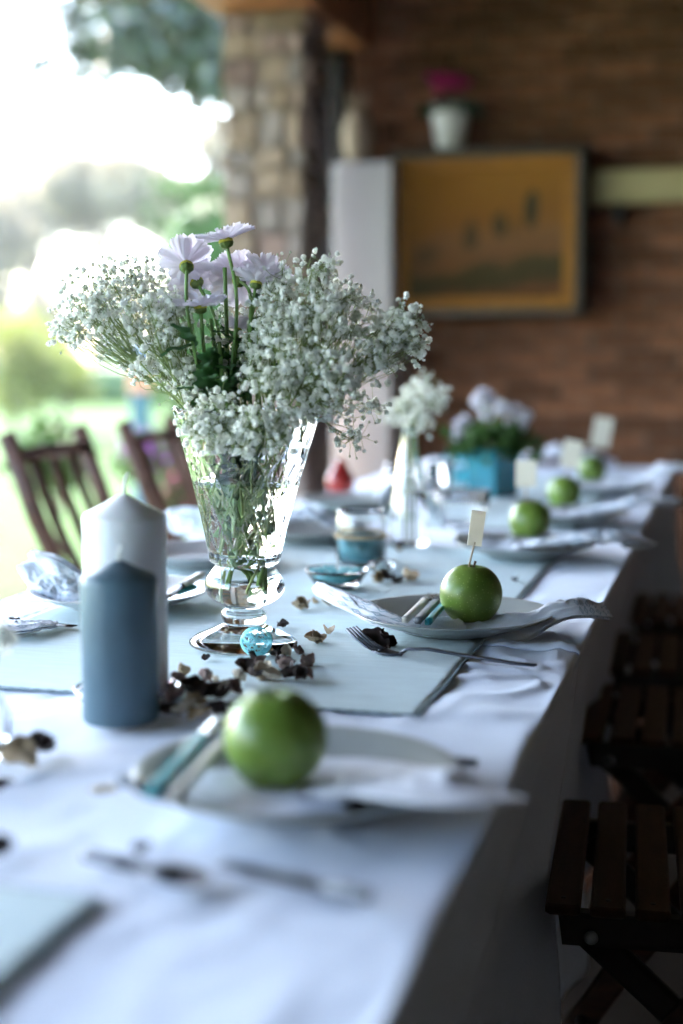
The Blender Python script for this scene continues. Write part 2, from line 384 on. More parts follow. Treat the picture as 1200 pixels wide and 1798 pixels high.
# wall cupboard, painting and flower pot
a = atY(688, 270, 5.93); b = atY(1022, 553, 5.93)
cw = (b.x - a.x) / 2; chh = (a.z - b.z); cx_ = (a.x + b.x) / 2
t = thing('wall_cupboard', 'dark wooden wall cupboard behind the painting', 'cupboard', (cx_, 5.95, b.z))
MB().box(-cw + .005, cw - .005, .002, .245, .01, chh - .005, b=.004).build('carcass', m_dark, t, smooth=False)
MB().box(-cw - .01, cw + .01, .003, .246, chh - .003, chh + .017, b=.004).build('top_board', m_dark, t, smooth=False)
m_fr = M('dark_green_frame', (.038, .028, .016), rough=.4, var=.2, scale=20)
m_gold = M('gilt_slip', (.28, .12, .016), spec=.2, rough=.6, metal=.1, var=.15, scale=30)
def painting_mat():
    m = bpy.data.materials.new('amber_landscape_canvas'); m.use_nodes = True; tt = m.node_tree; n = tt.nodes; L = tt.links; p = n['Principled BSDF']
    tc = n.new('ShaderNodeTexCoord'); sep = n.new('ShaderNodeSeparateXYZ'); L.new(tc.outputs['Object'], sep.inputs[0])
    nz = n.new('ShaderNodeTexNoise'); nz.inputs['Scale'].default_value = 7; nz.inputs['Detail'].default_value = 6; L.new(tc.outputs['Object'], nz.inputs[0])
    def mth(op, a, b=None, c=None):
        q = n.new('ShaderNodeMath'); q.operation = op
        for i, x in enumerate((a, b, c)):
            if x is None: continue
            if isinstance(x, (int, float)): q.inputs[i].default_value = x
            else: L.new(x, q.inputs[i])
        return q.outputs[0]
    zz = mth('MULTIPLY_ADD', mth('SUBTRACT', nz.outputs[0], .5), .16, sep.outputs[2])
    zz = mth('MULTIPLY_ADD', sep.outputs[0], -.12, zz)
    rp = n.new('ShaderNodeValToRGB'); L.new(mth('MULTIPLY_ADD', zz, 1 / .62, 0.0), rp.inputs[0]); e = rp.color_ramp.elements
    e[0].position = .0; e[0].color = (.13, .055, .022, 1); e[1].position = 1; e[1].color = (.27, .12, .020, 1)
    for pos, c in ((.14, (.12, .05, .02)), (.20, (.055, .042, .018)), (.30, (.065, .048, .02)), (.36, (.16, .075, .03)), (.50, (.19, .095, .04)), (.62, (.22, .095, .020)), (.8, (.25, .11, .018))):
        q = e.new(pos); q.color = (*c, 1)
    src = rp.outputs[0]
    for (cx, cz, sx, sz, k) in ((.19, .42, .034, .085, .95), (.06, .37, .034, .06, .85), (-.06, .33, .04, .06, .7), (-.25, .28, .07, .05, .5), (.12, .36, .02, .05, .4)):
        dx = mth('DIVIDE', mth('SUBTRACT', sep.outputs[0], cx), sx); dz = mth('DIVIDE', mth('SUBTRACT', zz, cz), sz)
        d = mth('ADD', mth('MULTIPLY', dx, dx), mth('MULTIPLY', dz, dz))
        f = mth('MULTIPLY', mth('MAXIMUM', mth('SUBTRACT', 1.0, d), 0.0), k); f = mth('MINIMUM', mth('MULTIPLY', f, 1.6), k)
        mx = n.new('ShaderNodeMix'); mx.data_type = 'RGBA'; L.new(f, mx.inputs[0]); L.new(src, mx.inputs[6]); mx.inputs[7].default_value = (.03, .035, .022, 1); src = mx.outputs[2]
    L.new(src, p.inputs['Base Color']); p.inputs['Roughness'].default_value = .75; p.inputs['Specular IOR Level'].default_value = .12
    return m
t = thing('painting', 'framed amber landscape painting with dark trees on the brick wall', 'painting', (cx_, 5.93, b.z))
fw = .028
for (x0, x1, z0, z1) in ((-cw, cw, 0, fw), (-cw, cw, chh - fw, chh), (-cw, -cw + fw, fw, chh - fw), (cw - fw, cw, fw, chh - fw)):
    MB().box(x0, x1, -.035, .018, z0 + .0002, z1 - .0002, b=.006).build('frame', m_fr, t, smooth=False)
s2 = .048
for (x0, x1, z0, z1) in ((-cw + fw, cw - fw, fw, fw + s2), (-cw + fw, cw - fw, chh - fw - s2, chh - fw), (-cw + fw, -cw + fw + s2, fw + s2, chh - fw - s2), (cw - fw - s2, cw - fw, fw + s2, chh - fw - s2)):
    MB().box(x0, x1, -.020, .015, z0 + .0002, z1 - .0002, b=.004).build('gilt_slip', m_gold, t, smooth=False)
MB().box(-cw + fw + s2, cw - fw - s2, -.008, .012, fw + s2, chh - fw - s2).build('canvas', painting_mat(), t, smooth=False)
ptop = b.z + chh + .017
m_pot = M('white_pot_glaze', (.72, .71, .68), rough=.3, var=.04, scale=8)
p = atY(790, 268, 6.03); t = thing('flower_pot', 'white ceramic pot of magenta flowers on top of the cupboard', 'flower pot', (p.x, 6.03, ptop))
MB().lathe([(.050, 0), (.055, .008), (.075, .12), (.083, .175), (.085, .185), (.078, .185), (.07, .15), (.01, .14)], 32).build('pot', m_pot, t)
m_mag = M('magenta_petal', (.62, .01, .22), rough=.6, var=.3, scale=60, transl=.2)
m_darkleaf = M('dark_leaf', (.012, .05, .022), rough=.5, var=.3, scale=40, transl=.15)
def leaf_quad(g, p, d, nrm, ln, wd, fold=.2):
    d = d.normalized(); s_ = d.cross(nrm)
    if s_.length < 1e-5: s_ = d.orthogonal()
    s_.normalize(); u = s_.cross(d)
    g.add([p, p + d * ln * .45 + s_ * wd / 2 + u * fold * wd, p + d * ln, p + d * ln * .45 - s_ * wd / 2 + u * fold * wd, p + d * ln * .5], [(0, 1, 4), (1, 2, 4), (2, 3, 4), (3, 0, 4)])
def rv(rr=random):
    v = Vector((rr.gauss(0, 1), rr.gauss(0, 1), rr.gauss(0, 1))); return v.normalized()
g = MB()
for k in range(130):
    d = rv(); d.z = abs(d.z) * .5; p0 = Vector((d.x * .02, d.y * .02, .15)); q = p0 + d * random.uniform(.02, .10)
    leaf_quad(g, q, (d + Vector((0, 0, .2))), rv(), .05, .035)
o = g.build('leaves', m_darkleaf, t); o['kind'] = 'stuff'
for k in range(16):
    an = k * 2.399; rr = .023 * math.sqrt(k); q = Vector((rr * math.cos(an) * 1.05 - .01, rr * math.sin(an) * .7, .282 + random.uniform(-.03, .02)))
    g = MB(); g.tube([(0, 0, .15), (q.x * .6, q.y * .6, .21), q], .0015, 4)
    for i in range(12): leaf_quad(g, q, Vector((math.cos(i * 1.3), math.sin(i * 1.3), .5 + .5 * (i % 2))), Vector((0, 0, 1)), .032, .026)
    g.build('blossom', m_mag, t)
# pale shelf right of painting
m_shelf = M('pale_painted_wood', (.42, .35, .17), rough=.6, var=.08, scale=8, stretch=(1, 6, 6))
a = atY(1034, 318, 6.06); b = atY(1200, 376, 6.06)
t = thing('wall_shelf', 'pale cream wooden shelf beam on the brick wall right of the painting', 'shelf', (a.x, 6.06, 1.74))
MB().box(0, 1.3, 0, .13, 0, .135, b=.008).build('board', m_shelf, t, smooth=False)
for x in (.12, .65, 1.18): MB().box(x - .015, x + .015, .02, .13, -.08, -.002, b=.003).build('bracket', m_dark, t, smooth=False)

# ------------------------------------------------------------------ garden
m_tl = M('tree_leaf', (.045, .065, .032), rough=.22, var=.35, scale=6, rand=.1, transl=.12, spec=1.)
m_hl = M('hedge_leaf', (.04, .095, .018), rough=.6, var=.35, scale=3, transl=.12, spec=.2)
m_yl = M('yellow_bush_leaf', (.16, .18, .035), rough=.5, var=.35, scale=3, transl=.4)
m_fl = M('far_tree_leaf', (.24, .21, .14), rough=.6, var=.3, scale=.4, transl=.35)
m_bark = M('bark', (.14, .10, .075), rough=.9, var=.35, scale=9, bump=.8, bscale=20, stretch=(1, 1, .3))
def clumps(g, cs, n, ln, wd, seed, hang=0.):
    rr = random.Random(seed)
    for _ in range(n):
        c, r = cs[rr.randrange(len(cs))]
        d = rv(rr); rad = r * (rr.random() ** .33); q = Vector(c) + Vector((d.x, d.y, d.z * .8)) * rad
        dd = rv(rr) + Vector((0, 0, -hang)); s = rr.uniform(.7, 1.3)
        leaf_quad(g, q, dd, rv(rr), ln * s, wd * s)
def tree(name, label, cat, x, y, z0, trunk_h, tr, cs, n, ln, wd, mat, seed, group=None, hang=0.):
    t = thing(name, label, cat, (x, y, z0), group=group); rr = random.Random(seed); g = MB()
    pts = [Vector((rr.uniform(-.04, .04) * k * tr * 4, rr.uniform(-.04, .04) * k * tr * 4, trunk_h * k / 5)) for k in range(6)]; pts[0].z = -.1
    g.tube(pts, [tr * (1.25 - .12 * k) for k in range(6)], 10)
    for c, r in cs[::(1 if len(cs) < 40 else 9)]:
        c = Vector(c); s = pts[3 + rr.randrange(3)]; mid = (s + c) / 2 + Vector((0, 0, .12 * (c - s).length))
        g.tube([s, mid, c, c + (c - s).normalized() * r * .6], [tr * .42, tr * .24, tr * .12, tr * .04], 6)
    g.build('trunk', m_bark, t); g = MB(); clumps(g, cs, n, ln, wd, seed, hang)
    o = g.build('crown', mat, t, smooth=False); o['kind'] = 'stuff'
    return t
# overhanging tree, trunk behind the pillar
px0 = atY(480, 500, 10.5)
cs = []
for (x, y, r, dy) in ((125, 95, .20, 0), (200, 55, .36, .3), (285, 20, .42, -.3), (350, 55, .38, .2), (395, 105, .34, -.3), (372, 150, .24, .3), (300, 105, .30, .5), (245, 60, .38, -.4), (165, 118, .20, .3), (60, 112, .15, 0),
                      (120, 20, .14, 0), (330, 130, .24, 0), (215, 110, .22, 0), (250, -40, .5, 0), (400, 10, .45, 0), (450, 80, .5, 0), (520, -50, .6, 0), (300, -190, .7, 0), (150, -180, .5, 0), (450, -230, .7, .3), (600, -200, .7, 0)):
    q = atY(x, y, 10.5 + dy); cs += [((q.x - px0.x, dy, q.z + .14), r * 1.15)] * max(1, int(r * r * 40 * (1 if y > -100 else .3)))
tree('garden_tree', 'dark leafy tree overhanging the garden beside the pillar top', 'tree', px0.x, 10.5, -.14, 3.2, .085, cs, 11500, .095, .058, m_tl, 5, hang=.3)
# clipped green hedge
a = atY(238, 310, 12.5)
t = thing('clipped_hedge', 'tall clipped bright green hedge left of the stone pillar', 'hedge', (a.x + 1.2, 12.5, -.14))
g = MB(); g.box(-1.0, 1.9, .12, 1.1, 0, a.z - .05, b=.2); g.build('inner_mass', m_hl, t)
g = MB(); rr = random.Random(9)
for _ in range(9000):
    x = rr.uniform(-1.18, 2.0); y_ = rr.choice((rr.uniform(-.02, .2), rr.uniform(0, 1.2))); zt = a.z + .14
    z = rr.uniform(0, zt) if y_ < .2 or x < -1.0 else rr.uniform(zt - .15, zt)
    if x < -1.0 or y_ < .2 or z > zt - .2: leaf_quad(g, Vector((x, y_, z)), rv(rr), rv(rr), .07, .045)
o = g.build('foliage', m_hl, t, smooth=False); o['kind'] = 'stuff'
# yellow-green bushes
for i, (x, y, Y, r, lab) in enumerate(((20, 560, 20, .9, 'yellow green rounded bush at the left edge of the lawn'), (110, 590, 21, .55, 'smaller yellow green bush right of the large yellow bush'),
                                     (330, 590, 24, .6, 'low yellow green bush behind the bouquet'))):
    c = atY(x, y, Y); t = thing('garden_bush', lab, 'bush', (c.x, Y, -.14), group='bushes along the far edge of the lawn')
    h = c.z + .14
    MB().tube([(0, 0, -.05), (.02, 0, h * .5), (0, .05, h)], [.06, .04, .02], 6).build('stem', m_bark, t)
    g = MB(); clumps(g, [((random.uniform(-r, r) * .7, random.uniform(-r, r) * .5, h * random.uniform(.35, 1.05)), r * .6) for _ in range(9)], 2600, .11, .07, i + 40)
    o = g.build('foliage', m_yl, t, smooth=False); o['kind'] = 'stuff'
# low dark hedge line at back of the lawn
m_dh = M('low_hedge_leaf', (.05, .12, .03), rough=.6, var=.35, scale=2, transl=.3)
t = thing('low_hedge', 'low green hedge along the back edge of the lawn', 'hedge', (-16, 34, -.14))
g = MB(); g.box(-16, 30, .2, .9, 0, 1.0, b=.15); g.build('inner_mass', m_dh, t)
g = MB()
for _ in range(9000): leaf_quad(g, Vector((rr.uniform(-16, 30), rr.uniform(0, 1), rr.uniform(0, 1.25))), rv(rr), rv(rr), .16, .10)
o = g.build('foliage', m_dh, t, smooth=False); o['kind'] = 'stuff'
# far trees
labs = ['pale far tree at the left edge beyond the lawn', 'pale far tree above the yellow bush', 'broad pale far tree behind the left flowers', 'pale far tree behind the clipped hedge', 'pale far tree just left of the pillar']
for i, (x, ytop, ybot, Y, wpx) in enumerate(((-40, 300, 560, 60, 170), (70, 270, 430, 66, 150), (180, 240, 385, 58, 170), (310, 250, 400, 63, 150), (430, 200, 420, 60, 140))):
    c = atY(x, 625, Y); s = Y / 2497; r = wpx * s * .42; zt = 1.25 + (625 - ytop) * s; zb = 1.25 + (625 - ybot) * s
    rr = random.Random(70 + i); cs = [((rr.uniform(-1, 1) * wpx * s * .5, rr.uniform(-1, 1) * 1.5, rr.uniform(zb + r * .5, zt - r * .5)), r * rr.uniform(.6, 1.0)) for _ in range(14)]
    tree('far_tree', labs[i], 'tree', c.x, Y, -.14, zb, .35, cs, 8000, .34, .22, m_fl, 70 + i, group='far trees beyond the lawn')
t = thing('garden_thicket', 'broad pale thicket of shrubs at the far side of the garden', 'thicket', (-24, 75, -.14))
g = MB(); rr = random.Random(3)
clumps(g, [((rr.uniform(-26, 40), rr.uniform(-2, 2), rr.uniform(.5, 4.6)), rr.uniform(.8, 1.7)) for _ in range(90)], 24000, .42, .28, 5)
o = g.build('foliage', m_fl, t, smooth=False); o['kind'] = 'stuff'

# bird bath on the lawn
m_bb = M('pale_blue_glaze', (.22, .28, .42), rough=.3, var=.05, scale=6)
m_tc = M('terracotta', (.50, .24, .14), rough=.8, var=.15, scale=12)
m_td = M('teal_glaze', (.03, .10, .13), rough=.4, var=.2, scale=10)
p = atY(245, 640, 9.); t = thing('bird_bath', 'pale blue bird bath bowl on a terracotta and dark teal column', 'bird bath', (p.x, 9, -.14))
H0 = p.z + .14
MB().lathe([(.07, 0), (.19, .055), (.205, .15), (.20, .165), (.185, .155), (.15, .08), (.02, .05)], 40, Matrix.Translation((0, 0, H0))).build('bowl', m_bb, t)
MB().lathe([(.09, H0 - .19), (.075, H0 - .12), (.08, H0 - .03), (.09, H0 + .004)], 24).build('column_top', m_tc, t)
MB().lathe([(.15, 0), (.15, .06), (.09, .10), (.065, .3), (.065, H0 - .24), (.075, H0 - .192)], 24).build('column_base', m_td, t)
# planters with pink flowers behind the left chairs
m_pink = M('pink_petal', (.55, .16, .30), rough=.6, var=.3, scale=30, transl=.3)
m_purp = M('purple_petal', (.30, .06, .42), rough=.6, var=.3, scale=30, transl=.1)
for (x, y, Y, pm, lab, cat, hh) in ((335, 870, 5.7, m_pink, 'terracotta planter of pink flowers seen through the second chair', 'planter', .42), (256, 800, 6.6, m_purp, 'terracotta planter of purple flowers behind the second chair', 'planter', .34),
                                (100, 795, 4.9, None, 'green leafy plant in a terracotta pot seen through the first chair', 'planter', .40)):
    p = atY(x, y, Y); zc = p.z; t = thing('planter', lab, cat, (p.x, Y, -.14)); zl = zc + .14
    MB().lathe([(.08, 0), (.09, .02), (.12, .26), (.13, .28), (.12, .28), (.11, .25), (.02, .24)], 28).build('pot', m_tc, t); MB().tube([(0, 0, .23), (.01, 0, .4), (0, 0, zl)], .012, 6).build('stem', m_bark, t)
    g = MB(); clumps(g, [((0, 0, zl), .15), ((.05, 0, zl - .05), .13), ((-.06, 0, zl - .04), .13)], 420, .06, .035, int(x)); o = g.build('leaves', m_hl, t, smooth=False); o['kind'] = 'stuff'
    if pm:
        g = MB(); clumps(g, [((0, -.05, zl + .05), .13), ((.07, -.05, zl), .10)], 130, .03, .026, int(y)); o = g.build('blossoms', pm, t, smooth=False); o['kind'] = 'stuff'

# =================================================================== CHAIRS
def make_chair():
    t = thing('folding_chair', 'x', 'chair')
    # seat slats run across (Y); front edge at +X
    for k in range(7):
        x = .19 - .0535 * k
        o = MB().box(x - .042, x, -.21, .21, .438, .452, b=.003).build('seat_slat', m_wooddk, t, smooth=False)
        for sy in (-.185, .185): MB().lathe([(.0035, 0), (.0035, .0012)], 8, Matrix.Translation((x - .021, sy, .4515))).build('nail', m_frame, o)
    for s in (-1, 1):
        o = MB().bar([(.165, s * .175, .415), (.17, s * .175, .412), (-.20, s * .175, .415)], .02, .042).build('seat_rail', m_frame, t, smooth=False)
        MB().lathe([(.008, 0), (.009, .004), (.004, .008)], 12, Matrix.Translation((.135, s * .186, .405)) @ Matrix.Rotation(-s * math.pi / 2, 4, 'X')).build('bolt', m_bolt, o)
        MB().bar([(.23, s * .195, 0), (.10, s * .195, .20), (-.06, s * .195, .42), (-.17, s * .195, .56), (-.25, s * .195, .72), (-.325, s * .195, .925)], .020, .040).build('back_post', m_wood, t)
        MB().bar([(-.27, s * .150, 0), (-.08, s * .150, .20), (.15, s * .150, .405)], .02, .036).build('leg', m_frame, t)
    MB().bar([(-.305, -.184, .868), (-.316, 0, .872), (-.305, .184, .868)], .034, .018, (-.35, 0, .94)).build('top_rail', m_wood, t)
    MB().bar([(-.155, -.184, .535), (-.160, 0, .537), (-.155, .184, .535)], .034, .018, (-.5, 0, .87)).build('lower_rail', m_wood, t)
    for y_ in (-.105, 0, .105):
        MB().bar([(-.165, y_, .55), (-.225, y_, .66), (-.268, y_, .76), (-.300, y_, .854)], .046, .010).build('back_slat', m_wood, t)
    for (x, z) in ((.155, .12), (-.17, .105)): MB().tube([(x, -.185, z), (x, .185, z)], .009, 8).build('stretcher', m_frame, t)
    return t
ch = make_chair(); index_kids(ch)
GC = 'brown folding chairs along the left side of the table'; GD = 'dark folding slatted chairs along the right side of the table'
left = [(3.27, 'brown slatted folding chair left of the white candle'), (3.94, 'brown slatted folding chair seen between candle wick and glass vase'), (4.62, 'brown folding chair mostly hidden behind the glass vase'), (2.56, 'brown folding chair at the left edge of the picture')]
right = [(1.885, 'nearest dark folding chair with its seat slats beside the tablecloth', -.022), (2.66, 'second nearest dark folding chair right of the table', -.055), (3.22, 'third dark folding chair right of the table', -.055), (3.80, 'farthest dark folding chair right of the table', -.045)]
ch['group'] = GC
for i, (y, lab) in enumerate(left):
    if i == 0: ch.location = (-1.345, y, 0); ch['label'] = lab
    else: dup(ch, None, (-1.345 if i < 3 else -1.5, y, 0), R((0, 3, -2, 4)[i]), lab)
for y, lab, x in right:
    c = dup(ch, None, (x, y, 0), math.pi + R(3.6 if y < 2 else random.uniform(-2, 2)), lab); c['group'] = GD

# =================================================================== TABLE + CLOTHS
XL, XR, ZT = -1.035, -.172, .746
m_tw = M('table_wood', (.16, .09, .05), rough=.6)
t = thing('dining_table', 'long wooden dining table under the white tablecloths', 'table', (-.6, 2.2, 0))
MB().box(XL + .6 + .008, XR + .6 - .008, -2.35, 2.49, ZT - .03, ZT - .003).build('tabletop', m_tw, t, smooth=False)
for sx in (-.26, .26):
    for sy in (-2.1, 0, 2.3): MB().box(sx - .03, sx + .03, sy - .03, sy + .03, 0, ZT - .03).build('leg', m_tw, t, smooth=False)
def nz3(x, y, z=0.): return noise.noise(Vector((x, y, z)))
def wrinkle(x, y):
    h = .0006 * nz3(x * 7, y * 5, 3) + .0007 * nz3(x * 19, y * 15, 8)
    r1 = 1 - abs(nz3(x * 6 + 2 * nz3(x * 3, y * 3, 5), y * 4.2, 1.5)); kk = .35 if y < 1.15 else min(1, .35 + (y - 1.15) * 3); h += kk * .0016 * max(0, r1 - .84) / .16
    r2 = 1 - abs(nz3(x * 11, y * 13 + 2 * nz3(x * 4, y * 4, 9), 6.5)); h += .0013 * max(0, r2 - .85) / .15 + .0008 * nz3(x * 34, y * 30, 2) + .0004 * nz3(x * 62, y * 55, 6)
    # radiating creases at the right edge near the second plate
    dx, dy = x + .18, y - 1.60; d = math.hypot(dx, dy)
    if d < .42:
        an = math.atan2(dy, dx); k = max(0, 1 - d / .42)
        h += .0055 * k * max(0, math.sin(an * 9 + 3 * nz3(x * 9, y * 9, 2))) ** 3 * min(1, d / .05)
    # bunched border
    return max(-.001, h)
def cloth(name, Y0, Y1, lift, dy, zb_r, zb_l, seed, ridge=None, flare=None, endhang=False):
    prof = []  # (x, z, depth, side)
    n_h = 26
    for k in range(n_h): prof.append((XL, None, 1 - k / n_h, -1))
    rr = .0045
    for k in range(4): a = k / 4 * math.pi / 2; prof.append((XL + rr - rr * math.cos(a), ZT - rr + rr * math.sin(a), 0, 0))
    nt_ = int((XR - XL - 2 * rr) / .0085)
    for k in range(nt_ + 1): prof.append((XL + rr + (XR - XL - 2 * rr) * k / nt_, ZT, 0, 2))
    for k in range(1, 5): a = k / 4 * math.pi / 2; prof.append((XR - rr + rr * math.sin(a), ZT - rr + rr * math.cos(a), 0, 0))
    for k in range(1, n_h + 1): prof.append((XR, None, k / n_h, 1))
    ny = int((Y1 - Y0) / dy); NS = len(prof) - 1
    def fn(u, v):
        x, z, dp, sd = prof[round(u * NS)]; y = Y0 + (Y1 - Y0) * v
        if sd == 2:
            e = min(1, (x - XL) / .02, (XR - x) / .02)
            hgt = wrinkle(x, y) * max(.3, e)
            if ridge:
                q = (y - Y0); 
                if q < .10: hgt += max(0, .006 * math.sin(q / .10 * math.pi * 3.2 + 2 * nz3(x * 5, y * 3, 4)) * (1 - q / .10)) * min(1, max(0, (x + .30) / .06))
            return (x, y, ZT + lift + hgt)
        if z is not None:
            return (x + (lift if x > -.6 else -lift), y + .004 * nz3(x * 9, y * 9), z + lift + .35 * wrinkle(x, y) + .003 * nz3(y * 5, 3, seed))
        zb = zb_r if sd > 0 else zb_l; zz = (ZT - .012) * (1 - dp) + zb * dp; dep = ZT - zz
        f = .030 * dep / .7 * math.sin(y * 9.5 + seed + 2.2 * nz3(y * 1.7, dep * .8, seed)) + .020 * dep / .7 * nz3(y * 6, dep * 1.4, seed + 2) + .006 * min(1, dep * 6) * nz3(y * 13, dep * 5, 1)
        o = -.075 * dep / .3 if dep < .3 else -.075 + .02 * (dep - .3)
        if sd < 0: o *= .4
        if flare:
            for (yc, wd, am) in flare: o += am * min(1, dep / .35) * math.exp(-((y - yc) / wd) ** 2)
        off = o + f * (1 if dep > .04 else dep / .04) + lift
        return (x + sd * off, y, zz + lift)
    g = MB().grid(fn, NS, ny)
    if endhang:
        def fe(u, v):
            x = XL + (XR - XL) * u; dep = .66 * v
            return (x, Y1 + .004 + .03 * dep + .03 * dep * math.sin(x * 16), ZT + lift - dep)
        g.grid(fe, 60, 20)
    o = g.build(name, m_cloth); solidify(o, .0012, 0)
    return o
c1 = cloth('tablecloth', -.10, 1.775, .0005, .009, .03, .25, 2.1, flare=((1.775, .05, .035),))
tag(c1, 'white cotton tablecloth over the near end of the table', 'tablecloth', 'white cloths covering the long table')
c2 = cloth('tablecloth', 1.735, 4.70, .0022, .013, .10, .25, 5.3, ridge=True, flare=((4.70, .14, .13),), endhang=True)
tag(c2, 'white cotton tablecloth over the far end of the table', 'tablecloth', 'white cloths covering the long table')
# runners
def runner(label, X0, X1, Y0, Y1, skew=0.):
    t = thing('table_runner', label, 'table runner', ((X0 + X1) / 2, (Y0 + Y1) / 2, ZT), group='sage green cloth runners on the table')
    cx_, cy_ = (X0 + X1) / 2, (Y0 + Y1) / 2
    def hh(x, y): return .0055 + .0009 * nz3(x * 1.5, y * 22, 4) + .0007 * nz3(x * 2.5, y * 48, 7) + .0010 * nz3(x * 3, y * 4, 1)
    nx, ny = int((X1 - X0) / .012), int((Y1 - Y0) / .006)
    def fn(u, v):
        x = X0 + (X1 - X0) * u; y = Y0 + (Y1 - Y0) * v + .002 * nz3(x * 8, 3, 1)
        return (x + .002 * nz3(3, y * 9, 2) - cx_, y - cy_ + skew * (u - .5), hh(x, y))
    g = MB().grid(fn, nx, ny); o = g.build('cloth', m_runner, t); solidify(o, .0014, 0)
    g = MB(); N = 120
    for (a, b) in (((0, 0), (1, 0)), ((1, 0), (1, 1)), ((1, 1), (0, 1)), ((0, 1), (0, 0))):
        pts = [Vector(fn(a[0] + (b[0] - a[0]) * k / N, a[1] + (b[1] - a[1]) * k / N)) + Vector((0, 0, .0002 * (k % 2))) for k in range(N + 1)]
        g.tube(pts, [.0009 + .0004 * (k % 3) for k in range(N + 1)], 5)
    o = g.build('hem', m_hem, t); o['kind'] = 'stuff'
runner('sage green runner under the glass vase', -.93, -.292, 1.368, 2.62, .006)
runner('sage green runner under the turquoise planter', -.93, -.30, 2.93, 4.25)
runner('sage green runner at the near left corner of the table', -1.0, -.393, -.02, .838)
ZS = ZT + .0075     # where things stand

# =================================================================== TABLEWARE
def plate(p, d, label, mat=m_plate, h=.024):
    r = d / 2; t = thing('dinner_plate', label, 'plate', (p[0], p[1], ZS), group='plates set along the table')
    prof = [(r * .50, 0), (r * .53, 0), (r * .56, .003), (r * .80, h * .55), (r * .97, h * .93), (r, h), (r * .995, h + .0015), (r * .97, h + .001), (r * .80, h * .62 + .003), (r * .60, .0072), (r * .3, .006), (.002, .006)]
    MB().lathe(prof, 96).build('dish', mat, t)
    MB().lathe([(r * .40, -.0006), (r * .49, -.0006), (r * .495, .0012), (r * .40, .0012)], 64, cap=False).build('foot_ring', mat, t)
    return t
def apple(p, d, label, rz=0., tilt=(0, 0), z0=None, lump=0.):
    r = d / 2; t = thing('green_apple', label, 'apple', (p[0], p[1], z0), rz, group='green apples on the plates')
    prof = []
    N = 30
    for k in range(N + 1):
        a = math.pi * k / N; rad = math.sin(a); zz = -math.cos(a)
        rr = rad * (1 + .02 * math.cos(a)) + .0; zz2 = zz * 1.0
        zz2 -= (.20 * math.exp(-(rad / .22) ** 2) if zz > 0 else -.14 * math.exp(-(rad / .20) ** 2))
        rr *= 1 + .045 * zz
        prof.append((max(rr * r, .0004), zz2 * r + r * .92))
    def fn(rad, z, a):
        k = min(1, rad / r); w = (z / r - .92)
        return rad * (1 + .018 * math.cos(5 * a) * (.5 - .5 * w) * k + lump * math.cos(a - 1) + .012 * math.cos(2 * a + 1)), z + .010 * r * math.cos(5 * a) * k * (1 if w > 0 else -1.6) * (k < 1.2) * k
    sk = MB().lathe(prof, 60, fn=fn).build('skin', m_apple, t); sk.rotation_euler = (tilt[0], tilt[1], 0)
    zt = r * (.92 + 1.0 - .20)
    s = MB().tube([(0, 0, zt - .006), (.001, .001, zt + .003), (.004, .001, zt + .011)], [.0012, .0011, .0018], 6).build('stalk', m_bark, t)
    s.rotation_euler = (tilt[0], tilt[1], 0)
    return t, zt
def pick(base, tip, cw_, chh, yawc, label, tiltc=0.):
    base = Vector(base); tip = Vector(tip); t = thing('name_pick', label, 'name pick', base, group='blank card picks stuck in the apples')
    d = tip - base; MB().tube([(0, 0, 0), d], .0013, 7).build('stick', m_stick, t)
    g = MB(); m = Matrix.Translation(d * .98) @ Matrix.Rotation(yawc, 4, 'Z') @ Matrix.Rotation(tiltc, 4, 'Y')
    g.box(-cw_ / 2, cw_ / 2, -.0006, .0006, -.004, chh, m)
    g.build('card', m_card, t, smooth=False); return t
def napkin(pts, widths, label, mat=m_nap, folds=3, amp=.006, seed=0, name='cloth_napkin', tw=None, nu=110, nv=34, sag=0., group='printed cotton napkins on the plates'):
    """crumpled cotton strip along pts; width vector horizontal, pleated across"""
    pts = [Vector(p) for p in pts]; base = pts[0].copy(); K = len(pts) - 1
    t = thing(name, label, 'napkin', base, group=group)
    def cr(P, s):
        s = min(max(s, 0), K - 1e-6); i = int(s); f = s - i
        p0, p1, p2, p3 = P[max(i - 1, 0)], P[i], P[i + 1], P[min(i + 2, K)]
        return .5 * ((2 * p1) + (p2 - p0) * f + (2 * p0 - 5 * p1 + 4 * p2 - p3) * f * f + (3 * p1 - p0 - 3 * p2 + p3) * f ** 3)
    def lay(off, sh):
        def fn(u, v):
            s = u * K; c = cr(pts, s); tn = (cr(pts, s + .05) - cr(pts, s - .05)).normalized()
            wd = cr(widths, s); sd = tn.cross(Vector((0, 0, 1))).normalized(); up = sd.cross(tn).normalized()
            if tw: an = cr(tw, s); sd = sd * math.cos(an) + up * math.sin(an); up = sd.cross(tn).normalized()
            q = v - .5
            h = amp * (math.sin(q * folds * 6.28 + seed + 3 * nz3(u * 3, seed, 1)) * .6 + 1.2 * nz3(u * 7 + seed, v * 4, off) + .5 * nz3(u * 19, v * 11, seed + off))
            h += amp * 1.3 * max(0, 1 - abs(nz3(u * 6, v * 5, seed + 11)) * 4) * .6
            h *= .35 + .65 * min(1, min(v, 1 - v) * 6)
            q2 = q * (1 + .10 * nz3(u * 6, seed, 4)) + sh + .04 * nz3(u * 5, 2, seed)
            return c + sd * (q2 * wd) + up * (h + off - sag * (2 * q) ** 2 * wd) - base
        return fn
    g = MB(); g.grid(lay(0, 0), nu, nv); o = g.build('fold', mat, t, uv=True); solidify(o, .0012, 0)
    g = MB(); g.grid(lay(.0045, .10), nu, nv); o = g.build('fold', mat, t, uv=True); solidify(o, .0012, 0)
    return t
